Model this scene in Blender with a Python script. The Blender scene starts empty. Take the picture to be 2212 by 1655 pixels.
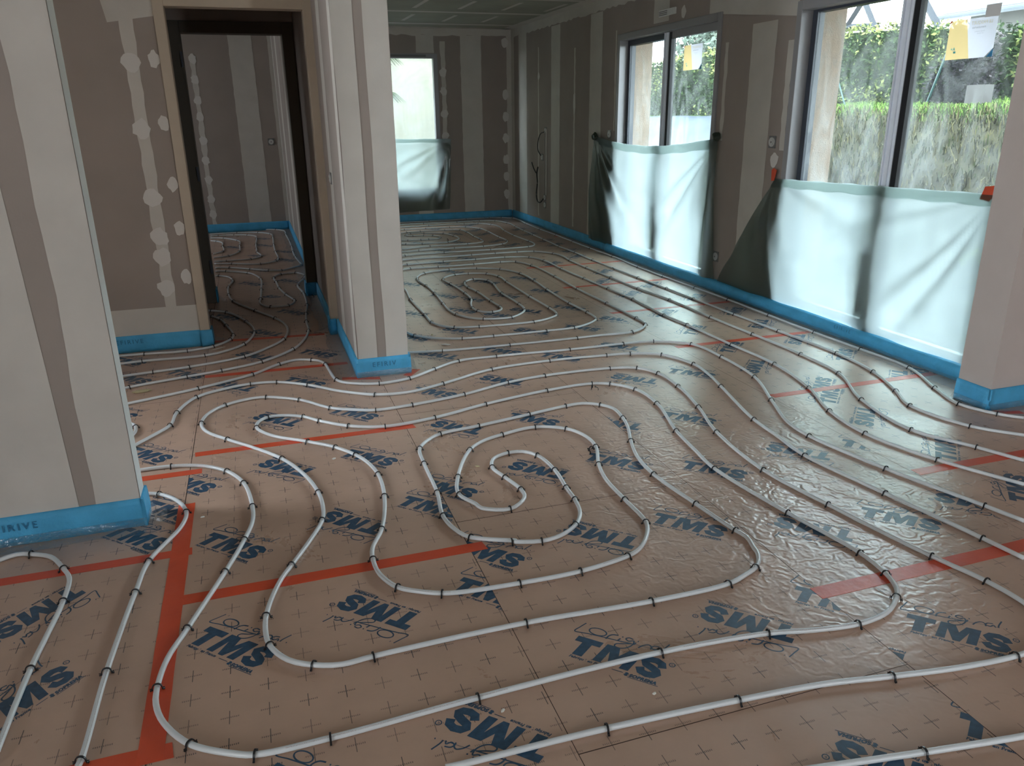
import bpy, bmesh, math, random
from mathutils import Vector, Matrix, noise
random.seed(7)
C = bpy.context.scene.collection
sc = bpy.context.scene
PI = math.pi

# ---------------------------------------------------------------- camera
W, H = 2212, 1655
YAW, PITCH, ROLL, FPX, CH = .31377845, .33363448, -.01296866, 1670.2, 1.472
f = Vector((math.sin(YAW)*math.cos(PITCH), math.cos(YAW)*math.cos(PITCH), -math.sin(PITCH)))
r0 = Vector((math.cos(YAW), -math.sin(YAW), 0)); u0 = r0.cross(f)
rr = math.cos(ROLL)*r0+math.sin(ROLL)*u0; uu = -math.sin(ROLL)*r0+math.cos(ROLL)*u0
cam = bpy.data.cameras.new('camera'); co = bpy.data.objects.new('camera', cam); C.objects.link(co)
cam.sensor_fit = 'HORIZONTAL'; cam.sensor_width = 36; cam.lens = FPX/W*36
cam.clip_start = .05; cam.clip_end = 200
co.matrix_world = Matrix(((rr.x, uu.x, -f.x, 0), (rr.y, uu.y, -f.y, 0), (rr.z, uu.z, -f.z, CH), (0, 0, 0, 1)))
sc.camera = co

# ---------------------------------------------------------------- sky, daylight, exposure
w = bpy.data.worlds.new('overcast_sky'); sc.world = w; w.use_nodes = True
nt = w.node_tree; bg = nt.nodes['Background']
tc = nt.nodes.new('ShaderNodeTexCoord'); sx = nt.nodes.new('ShaderNodeSeparateXYZ'); cr = nt.nodes.new('ShaderNodeValToRGB')
nt.links.new(tc.outputs['Generated'], sx.inputs[0]); nt.links.new(sx.outputs['Z'], cr.inputs[0]); nt.links.new(cr.outputs[0], bg.inputs[0])
cr.color_ramp.elements[0].position = 0; cr.color_ramp.elements[0].color = (.86, .92, .97, 1)
cr.color_ramp.elements[1].position = .6; cr.color_ramp.elements[1].color = (.74, .88, 1, 1)
bg.inputs[1].default_value = 5.4
sc.view_settings.view_transform = 'Standard'; sc.view_settings.look = 'None'; sc.view_settings.gamma = 1
sc.view_settings.use_curve_mapping = False
sc.view_settings.exposure = 2.6
sc.cycles.use_denoising = True; sc.cycles.max_bounces = 10; sc.cycles.diffuse_bounces = 6; sc.cycles.transparent_max_bounces = 16
sc.cycles.caustics_reflective = False; sc.cycles.caustics_refractive = False; sc.cycles.sample_clamp_indirect = 8

def portal(loc, nrm, sx_, sy_):
    l = bpy.data.lights.new('daylight_portal', 'AREA'); l.shape = 'RECTANGLE'; l.size = sx_; l.size_y = sy_; l.cycles.is_portal = True
    o = bpy.data.objects.new('daylight_portal', l); C.objects.link(o); o.location = loc
    o.rotation_euler = Vector(nrm).to_track_quat('-Z', 'Z').to_euler()
portal((4.2, 6.9, 1.12), (-1, 0, 0), 1.95, 2.3)
portal((4.2, 4.05, 1.12), (-1, 0, 0), 1.95, 2.3)
portal((1.95, 11.75, 1.33), (0, -1, 0), 1.4, 1.85)
portal((3.1, -3.1, 1.07), (0, 1, 0), .4, 2.15)  # unseen opening behind the camera, added for frontal fill light
portal((-2.7, 3.65, 1.2), (1, 0, 0), .7, 1.6)  # unseen opening at left, placed to light the central wall end
portal((-4.1, -1.85, 1.4), (1, 0, 0), 1.1, 1.5)  # unseen rear left opening, added to brighten right wall and column
portal((5.7, -1.65, 1.1), (-1, 0, 0), .5, 2.2)  # unseen opening on the right, added as fill for the near floor
portal((-4.1, 9.9, 1.45), (1, 0, 0), .6, .9)

# ---------------------------------------------------------------- helpers
def new_mat(name, col, rough=.6, spec=.5, metal=0, bump=None, noise_col=None, alpha=None):
    m = bpy.data.materials.new(name); m.use_nodes = True; n = m.node_tree; b = n.nodes['Principled BSDF']
    b.inputs['Base Color'].default_value = (*col, 1); b.inputs['Roughness'].default_value = rough
    b.inputs['Specular IOR Level'].default_value = spec; b.inputs['Metallic'].default_value = metal
    t = n.nodes.new('ShaderNodeTexCoord')
    if noise_col:
        amt, scale = noise_col
        nz = n.nodes.new('ShaderNodeTexNoise'); nz.inputs['Scale'].default_value = scale; nz.inputs['Detail'].default_value = 6
        n.links.new(t.outputs['Object'], nz.inputs['Vector'])
        mp = n.nodes.new('ShaderNodeMapRange'); mp.inputs[1].default_value = .3; mp.inputs[2].default_value = .7
        mp.inputs[3].default_value = 1-amt; mp.inputs[4].default_value = 1+amt
        n.links.new(nz.outputs['Fac'], mp.inputs[0])
        mx = n.nodes.new('ShaderNodeVectorMath'); mx.operation = 'SCALE'; mx.inputs[0].default_value = col
        n.links.new(mp.outputs[0], mx.inputs['Scale']); n.links.new(mx.outputs[0], b.inputs['Base Color'])
    if bump:
        st, scale = bump
        nz = n.nodes.new('ShaderNodeTexNoise'); nz.inputs['Scale'].default_value = scale; nz.inputs['Detail'].default_value = 5
        n.links.new(t.outputs['Object'], nz.inputs['Vector'])
        bp = n.nodes.new('ShaderNodeBump'); bp.inputs['Strength'].default_value = st; bp.inputs['Distance'].default_value = .01
        n.links.new(nz.outputs['Fac'], bp.inputs['Height']); n.links.new(bp.outputs[0], b.inputs['Normal'])
    return m

def film_mat(name, tint, transp, transl, diff, gloss=.06, rough=.15, bump=(.3, 14)):
    m = bpy.data.materials.new(name); m.use_nodes = True; n = m.node_tree; n.nodes.clear()
    N = n.nodes.new; out = N('ShaderNodeOutputMaterial')
    tr = N('ShaderNodeBsdfTransparent'); tr.inputs[0].default_value = (*tint, 1)
    tl = N('ShaderNodeBsdfTranslucent'); tl.inputs[0].default_value = (*transl, 1)
    di = N('ShaderNodeBsdfDiffuse'); di.inputs[0].default_value = (*diff, 1)
    gl = N('ShaderNodeBsdfGlossy'); gl.inputs['Roughness'].default_value = rough
    m1 = N('ShaderNodeMixShader'); m1.inputs[0].default_value = .22
    n.links.new(tl.outputs[0], m1.inputs[1]); n.links.new(di.outputs[0], m1.inputs[2])
    m2 = N('ShaderNodeMixShader'); m2.inputs[0].default_value = transp
    n.links.new(m1.outputs[0], m2.inputs[1]); n.links.new(tr.outputs[0], m2.inputs[2])
    m3 = N('ShaderNodeMixShader'); m3.inputs[0].default_value = gloss
    n.links.new(m2.outputs[0], m3.inputs[1]); n.links.new(gl.outputs[0], m3.inputs[2])
    t = N('ShaderNodeTexCoord'); nz = N('ShaderNodeTexNoise'); nz.inputs['Scale'].default_value = bump[1]; nz.inputs['Detail'].default_value = 4
    bp = N('ShaderNodeBump'); bp.inputs['Strength'].default_value = bump[0]; bp.inputs['Distance'].default_value = .02
    n.links.new(t.outputs['Object'], nz.inputs[0]); n.links.new(nz.outputs[0], bp.inputs['Height'])
    n.links.new(bp.outputs[0], gl.inputs['Normal']); n.links.new(bp.outputs[0], di.inputs['Normal'])
    n.links.new(m3.outputs[0], out.inputs[0])
    return m

class MB:
    def __init__(s): s.v = []; s.f = []; s.m = []
    def add(s, vs, fs, mi=0):
        k = len(s.v); s.v += [tuple(x) for x in vs]; s.f += [tuple(i+k for i in g) for g in fs]; s.m += [mi]*len(fs); return s
    def box(s, x0, x1, y0, y1, z0, z1, mi=0):
        v = [(x, y, z) for x in (x0, x1) for y in (y0, y1) for z in (z0, z1)]
        return s.add(v, [(0, 1, 3, 2), (4, 6, 7, 5), (0, 4, 5, 1), (2, 3, 7, 6), (0, 2, 6, 4), (1, 5, 7, 3)], mi)
    def tube(s, pts, r, n=8, mi=0, cap=True):
        pts = [Vector(p) for p in pts]; k = len(pts); vs = []; up = Vector((0, 0, 1))
        for i, p in enumerate(pts):
            t = (pts[min(i+1, k-1)]-pts[max(i-1, 0)]).normalized()
            a = t.cross(up)
            if a.length < 1e-3: a = t.cross(Vector((1, 0, 0)))
            a.normalize(); b = a.cross(t).normalized()
            R = r(i/(k-1)) if callable(r) else r
            for j in range(n):
                q = 2*PI*j/n; vs.append(p+a*R*math.cos(q)+b*R*math.sin(q))
        fs = [(i*n+j, i*n+(j+1) % n, (i+1)*n+(j+1) % n, (i+1)*n+j) for i in range(k-1) for j in range(n)]
        if cap: fs += [tuple(range(n-1, -1, -1)), tuple((k-1)*n+j for j in range(n))]
        return s.add(vs, fs, mi)
    def build(s, name, mats, parent=None, smooth=False, **props):
        me = bpy.data.meshes.new(name); me.from_pydata(s.v, [], s.f)
        for m in (mats if isinstance(mats, (list, tuple)) else [mats]): me.materials.append(m)
        me.polygons.foreach_set('material_index', s.m)
        if smooth: me.polygons.foreach_set('use_smooth', [True]*len(s.f))
        me.update()
        o = bpy.data.objects.new(name, me); C.objects.link(o)
        if parent: o.parent = parent
        for k, v in props.items(): o[k] = v
        return o

def thing(name, label, cat, loc=(0, 0, 0), rz=0, group=None, kind=None):
    o = bpy.data.objects.new(name, None); C.objects.link(o); o.location = loc; o.rotation_euler = (0, 0, rz)
    o.empty_display_size = .05
    if kind: o['kind'] = kind
    else: o['label'] = label; o['category'] = cat
    if group: o['group'] = group
    return o
def tag(o, label, cat, group=None, kind=None):
    o['label'] = label; o['category'] = cat
    if group: o['group'] = group
    if kind: o['kind'] = kind
    return o
def bevel(o, wd=.004, seg=2):
    m = o.modifiers.new('bevel', 'BEVEL'); m.width = wd; m.segments = seg; m.limit_method = 'ANGLE'; return o

def catmull(P, step):
    P = [Vector(p) for p in P]; out = []
    for i in range(len(P)-1):
        p1, p2 = P[i], P[i+1]; p0 = P[i-1] if i else p1*2-p2; p3 = P[i+2] if i+2 < len(P) else p2*2-p1
        d = (p2-p1).length; n = max(1, int(math.ceil(d/step)))
        # centripetal
        t1 = max((p1-p0).length, 1e-4)**.5; t2 = t1+max(d, 1e-4)**.5; t3 = t2+max((p3-p2).length, 1e-4)**.5
        for k in range(n):
            t = t1+(t2-t1)*k/n
            A1 = p0*((t1-t)/t1)+p1*(t/t1); A2 = p1*((t2-t)/(t2-t1))+p2*((t-t1)/(t2-t1)); A3 = p2*((t3-t)/(t3-t2))+p3*((t-t2)/(t3-t2))
            B1 = A1*((t2-t)/t2)+A2*(t/t2); B2 = A2*((t3-t)/(t3-t1))+A3*((t-t1)/(t3-t1))
            out.append(B1*((t2-t)/(t2-t1))+B2*((t-t1)/(t2-t1)))
    out.append(P[-1]); return out

def text2d(s, size, shear=0, bold=0, space=1, align='LEFT'):
    cu = bpy.data.curves.new('t', 'FONT'); cu.body = s; cu.size = size; cu.shear = shear; cu.offset = bold; cu.space_character = space
    cu.align_x = align; cu.resolution_u = 3; cu.fill_mode = 'FRONT'
    o = bpy.data.objects.new('t', cu); C.objects.link(o); bpy.context.view_layer.update()
    me = o.evaluated_get(bpy.context.evaluated_depsgraph_get()).to_mesh()
    v = [(p.co.x, p.co.y) for p in me.vertices]; fs = [tuple(p.vertices) for p in me.polygons]
    o.to_mesh_clear(); bpy.data.objects.remove(o); bpy.data.curves.remove(cu)
    return v, fs
def stroke2d(pts, wd, smooth=True, closed=False):
    P = [Vector((a, b, 0)) for a, b in pts]
    if closed: P.append(P[0])
    if smooth: P = catmull(P, wd*.9)
    n = len(P); vs = []
    for i, p in enumerate(P):
        a = P[i-1] if i else (P[-2] if closed else p); b = P[i+1] if i < n-1 else (P[1] if closed else p)
        t = (b-a); t = t.normalized() if t.length > 1e-9 else Vector((1, 0, 0)); q = Vector((-t.y, t.x, 0))*wd/2
        vs += [(p.x+q.x, p.y+q.y), (p.x-q.x, p.y-q.y)]
    return vs, [(2*i, 2*i+1, 2*i+3, 2*i+2) for i in range(n-1)]

# ---------------------------------------------------------------- materials
PB = (.34, .295, .265); CP = (.57, .545, .50)
m_board = new_mat('plasterboard_grey', PB, .8, .2, noise_col=(.05, 3), bump=(.05, 150))
m_comp = new_mat('joint_compound', CP, .75, .25, noise_col=(.05, 5), bump=(.06, 60))
m_white = new_mat('corner_bead_white', (.72, .76, .74), .6, .3)
m_blue_foam = new_mat('blue_foam', (.075, .40, .68), .55, .4, noise_col=(.12, 9), bump=(.3, 60))
m_foam_ink = new_mat('foam_print', (.035, .17, .32), .6, .3)
m_wood = new_mat('door_lining_board', (.50, .43, .34), .6, .3, noise_col=(.06, 4))
m_dark = new_mat('anthracite_aluminium', (.045, .055, .075), .45, .5)
m_alu = new_mat('grey_aluminium', (.30, .30, .31), .4, .5, .1)
m_alu_w = new_mat('pale_aluminium', (.78, .84, .92), .35, .5)
m_rubber = new_mat('black_seal', (.012, .013, .016), .5, .4)
m_peach = new_mat('peach_render', (0.363, 0.278, 0.206), .9, .02, bump=(.4, 120), noise_col=(.04, 20))
m_box = new_mat('socket_plastic', (.55, .56, .55), .4, .5)
m_boxd = new_mat('socket_ring_grey', (.16, .16, .16), .5, .5)
m_cable = new_mat('black_cable', (.02, .02, .022), .4, .5)
m_clip = new_mat('black_clip_plastic', (.012, .013, .016), .35, .5)
m_tape = new_mat('orange_tape', (.66, .085, .032), .38, .5, noise_col=(.08, 8), bump=(.12, 30))
m_film = film_mat('pale_green_dust_film', (.74, .86, .78), .24, (.41, .46, .455), (.10, .13, .105))
m_clear = film_mat('clear_plastic_skirt', (.97, .98, .985), .93, (.6, .7, .75), (.4, .45, .48), gloss=.2, rough=.07, bump=(1, 40))
m_white_pl = new_mat('white_plastic', (.7, .7, .68), .4, .5)

# kraft faced insulation with printed grid
def floor_material():
    m = bpy.data.materials.new('printed_kraft_insulation'); m.use_nodes = True; n = m.node_tree; b = n.nodes['Principled BSDF']; N = n.nodes.new; K = n.links.new
    t = N('ShaderNodeTexCoord'); sep = N('ShaderNodeSeparateXYZ'); K(t.outputs['Object'], sep.inputs[0])
    def M(op, a, bb=None, c=None):
        q = N('ShaderNodeMath'); q.operation = op
        for i, x in enumerate((a, bb, c)):
            if x is None: continue
            if isinstance(x, (int, float)): q.inputs[i].default_value = x
            else: K(x, q.inputs[i])
        return q.outputs[0]
    def cell(o, ph): return M('SUBTRACT', M('FRACT', M('ADD', M('MULTIPLY', M('SUBTRACT', o, ph), 10), .5)), .5)   # -.5...5 round each cross
    cx = cell(sep.outputs['X'], .09); cy = cell(sep.outputs['Y'], .07)
    ax = M('ABSOLUTE', cx); ay = M('ABSOLUTE', cy)
    st = M('MULTIPLY', M('LESS_THAN', ax, .0115), M('LESS_THAN', ay, .25))              # solid stroke along Y
    dots = M('GREATER_THAN', M('FRACT', M('MULTIPLY', cx, 21)), .45)
    hz = N('ShaderNodeTexNoise'); hz.inputs['Scale'].default_value = 420; K(t.outputs['Object'], hz.inputs[0])
    hh = M('LESS_THAN', ay, M('MULTIPLY', hz.outputs[0], .055))
    tx = M('MULTIPLY', M('MULTIPLY', hh, M('LESS_THAN', ax, .24)), dots)                # tiny dotted text along X
    # some crosses are faint
    cid = N('ShaderNodeCombineXYZ'); K(M('FLOOR', M('ADD', M('MULTIPLY', sep.outputs['X'], 10), -.4)), cid.inputs[0]); K(M('FLOOR', M('ADD', M('MULTIPLY', sep.outputs['Y'], 10), -.2)), cid.inputs[1])
    wn = N('ShaderNodeTexWhiteNoise'); K(cid.outputs[0], wn.inputs[0])
    fade = M('ADD', .55, M('MULTIPLY', wn.outputs['Value'], .45))
    ink = M('MULTIPLY', M('MAXIMUM', st, M('MULTIPLY', tx, .8)), fade)
    tone = N('ShaderNodeAttribute'); tone.attribute_name = 'tone'
    nz = N('ShaderNodeTexNoise'); nz.inputs['Scale'].default_value = 3.5; nz.inputs['Detail'].default_value = 8; nz.inputs['Roughness'].default_value = .65; K(t.outputs['Object'], nz.inputs[0])
    mp = N('ShaderNodeMapRange'); K(nz.outputs[0], mp.inputs[0]); mp.inputs[1].default_value = .3; mp.inputs[2].default_value = .7; mp.inputs[3].default_value = .90; mp.inputs[4].default_value = 1.08
    sm = M('MULTIPLY', mp.outputs[0], tone.outputs['Fac'])
    vm = N('ShaderNodeVectorMath'); vm.operation = 'SCALE'; vm.inputs[0].default_value = (.52, .345, .255); K(sm, vm.inputs['Scale'])
    mx = N('ShaderNodeMix'); mx.data_type = 'RGBA'; K(ink, mx.inputs[0]); K(vm.outputs[0], mx.inputs[6]); mx.inputs[7].default_value = (.03, .025, .028, 1)
    K(mx.outputs[2], b.inputs['Base Color'])
    # sheen: smooth plastic facing with scuffs
    sc2 = N('ShaderNodeTexNoise'); sc2.inputs['Scale'].default_value = 2.2; sc2.inputs['Detail'].default_value = 9; sc2.inputs['Roughness'].default_value = .7; sc2.inputs['Distortion'].default_value = .6; K(t.outputs['Object'], sc2.inputs[0])
    rp = N('ShaderNodeMapRange'); K(sc2.outputs[0], rp.inputs[0]); rp.inputs[1].default_value = .3; rp.inputs[2].default_value = .7; rp.inputs[3].default_value = .25; rp.inputs[4].default_value = .40
    K(rp.outputs[0], b.inputs['Roughness']); b.inputs['Specular IOR Level'].default_value = .9
    # bump: gentle waves, and crumpled facing by the trampled boards
    b1 = N('ShaderNodeTexNoise'); b1.inputs['Scale'].default_value = 5; b1.inputs['Detail'].default_value = 3; K(t.outputs['Object'], b1.inputs[0])
    b2 = N('ShaderNodeTexWave'); b2.wave_type = 'BANDS'; b2.bands_direction = 'Y'; b2.inputs['Scale'].default_value = 4; b2.inputs['Distortion'].default_value = 22; b2.inputs['Detail'].default_value = 3; b2.inputs['Detail Scale'].default_value = 2; K(t.outputs['Object'], b2.inputs[0])
    dist = N('ShaderNodeVectorMath'); dist.operation = 'DISTANCE'; K(t.outputs['Object'], dist.inputs[0]); dist.inputs[1].default_value = (2.05, 2.4, 0)
    msk = N('ShaderNodeMapRange'); K(dist.outputs['Value'], msk.inputs[0]); msk.inputs[1].default_value = .2; msk.inputs[2].default_value = 1.4; msk.inputs[3].default_value = .14; msk.inputs[4].default_value = .004
    b3 = N('ShaderNodeTexNoise'); b3.inputs['Scale'].default_value = 60; b3.inputs['Detail'].default_value = 4; K(t.outputs['Object'], b3.inputs[0])
    hgt = M('ADD', M('ADD', M('MULTIPLY', b1.outputs[0], .25), M('MULTIPLY', b2.outputs[0], msk.outputs[0])), M('MULTIPLY', b3.outputs[0], .012))
    bp = N('ShaderNodeBump'); bp.inputs['Strength'].default_value = .5; bp.inputs['Distance'].default_value = .02; K(hgt, bp.inputs['Height']); K(bp.outputs[0], b.inputs['Normal'])
    return m
m_floor = floor_material()
m_ink = new_mat('blue_print_ink', (.028, .075, .135), .4, .5, noise_col=(.25, 60))
m_seam = new_mat('board_joint_dark', (.07, .045, .035), .8, .2)  # dark tone of the thin joint strips between boards

def pipe_material():
    m = bpy.data.materials.new('white_heating_pipe'); m.use_nodes = True; n = m.node_tree; b = n.nodes['Principled BSDF']; N = n.nodes.new; K = n.links.new
    at = N('ShaderNodeAttribute'); at.attribute_name = 'UVMap'; sp = N('ShaderNodeSeparateXYZ'); K(at.outputs['Vector'], sp.inputs[0])
    def M(op, a, bb=None):
        q = N('ShaderNodeMath'); q.operation = op
        for i, x in enumerate((a, bb)):
            if x is None: continue
            if isinstance(x, (int, float)): q.inputs[i].default_value = x
            else: K(x, q.inputs[i])
        return q.outputs[0]
    U, V = sp.outputs['X'], sp.outputs['Y']
    band = M('LESS_THAN', M('ABSOLUTE', M('SUBTRACT', V, .33)), .028)
    seg = M('LESS_THAN', M('FRACT', M('MULTIPLY', U, .9)), .52)
    cv = N('ShaderNodeCombineXYZ'); K(M('MULTIPLY', U, 420), cv.inputs[0]); K(M('MULTIPLY', V, 60), cv.inputs[1])
    nz = N('ShaderNodeTexNoise'); nz.inputs['Scale'].default_value = 1; nz.inputs['Detail'].default_value = 1; K(cv.outputs[0], nz.inputs[0])
    ink = M('MULTIPLY', M('MULTIPLY', M('MULTIPLY', band, seg), M('GREATER_THAN', nz.outputs[0], .5)), .55)
    mx = N('ShaderNodeMix'); mx.data_type = 'RGBA'; K(ink, mx.inputs[0]); mx.inputs[6].default_value = (.70, .725, .735, 1); mx.inputs[7].default_value = (.25, .12, .09, 1)
    K(mx.outputs[2], b.inputs['Base Color']); b.inputs['Roughness'].default_value = .35; b.inputs['Specular IOR Level'].default_value = .5
    return m
m_pipe = pipe_material()

def glass_material():
    m = bpy.data.materials.new('smeared_window_glass'); m.use_nodes = True; n = m.node_tree; n.nodes.clear(); N = n.nodes.new; K = n.links.new
    out = N('ShaderNodeOutputMaterial'); tr = N('ShaderNodeBsdfTransparent'); tr.inputs[0].default_value = (.93, .97, .97, 1)
    gl = N('ShaderNodeBsdfGlossy'); gl.inputs['Roughness'].default_value = .03
    tl = N('ShaderNodeBsdfTranslucent'); tl.inputs[0].default_value = (.42, .46, .45, 1)
    t = N('ShaderNodeTexCoord'); mp = N('ShaderNodeMapping'); mp.inputs['Scale'].default_value = (1, 2.6, 1.0); mp.inputs['Rotation'].default_value = (.75, 0, 0)
    nz = N('ShaderNodeTexNoise'); nz.inputs['Scale'].default_value = 2.6; nz.inputs['Detail'].default_value = 9; nz.inputs['Roughness'].default_value = .68; nz.inputs['Distortion'].default_value = .9
    K(t.outputs['Object'], mp.inputs[0]); K(mp.outputs[0], nz.inputs[0])
    ra = N('ShaderNodeMapRange'); ra.inputs[1].default_value = .42; ra.inputs[2].default_value = .85; ra.inputs[3].default_value = .03; ra.inputs[4].default_value = .34; K(nz.outputs[0], ra.inputs[0])
    m1 = N('ShaderNodeMixShader'); K(ra.outputs[0], m1.inputs[0]); K(tr.outputs[0], m1.inputs[1]); K(tl.outputs[0], m1.inputs[2])
    m2 = N('ShaderNodeMixShader'); m2.inputs[0].default_value = .05; K(m1.outputs[0], m2.inputs[1]); K(gl.outputs[0], m2.inputs[2]); K(m2.outputs[0], out.inputs[0])
    return m
m_glass = glass_material()

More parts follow.
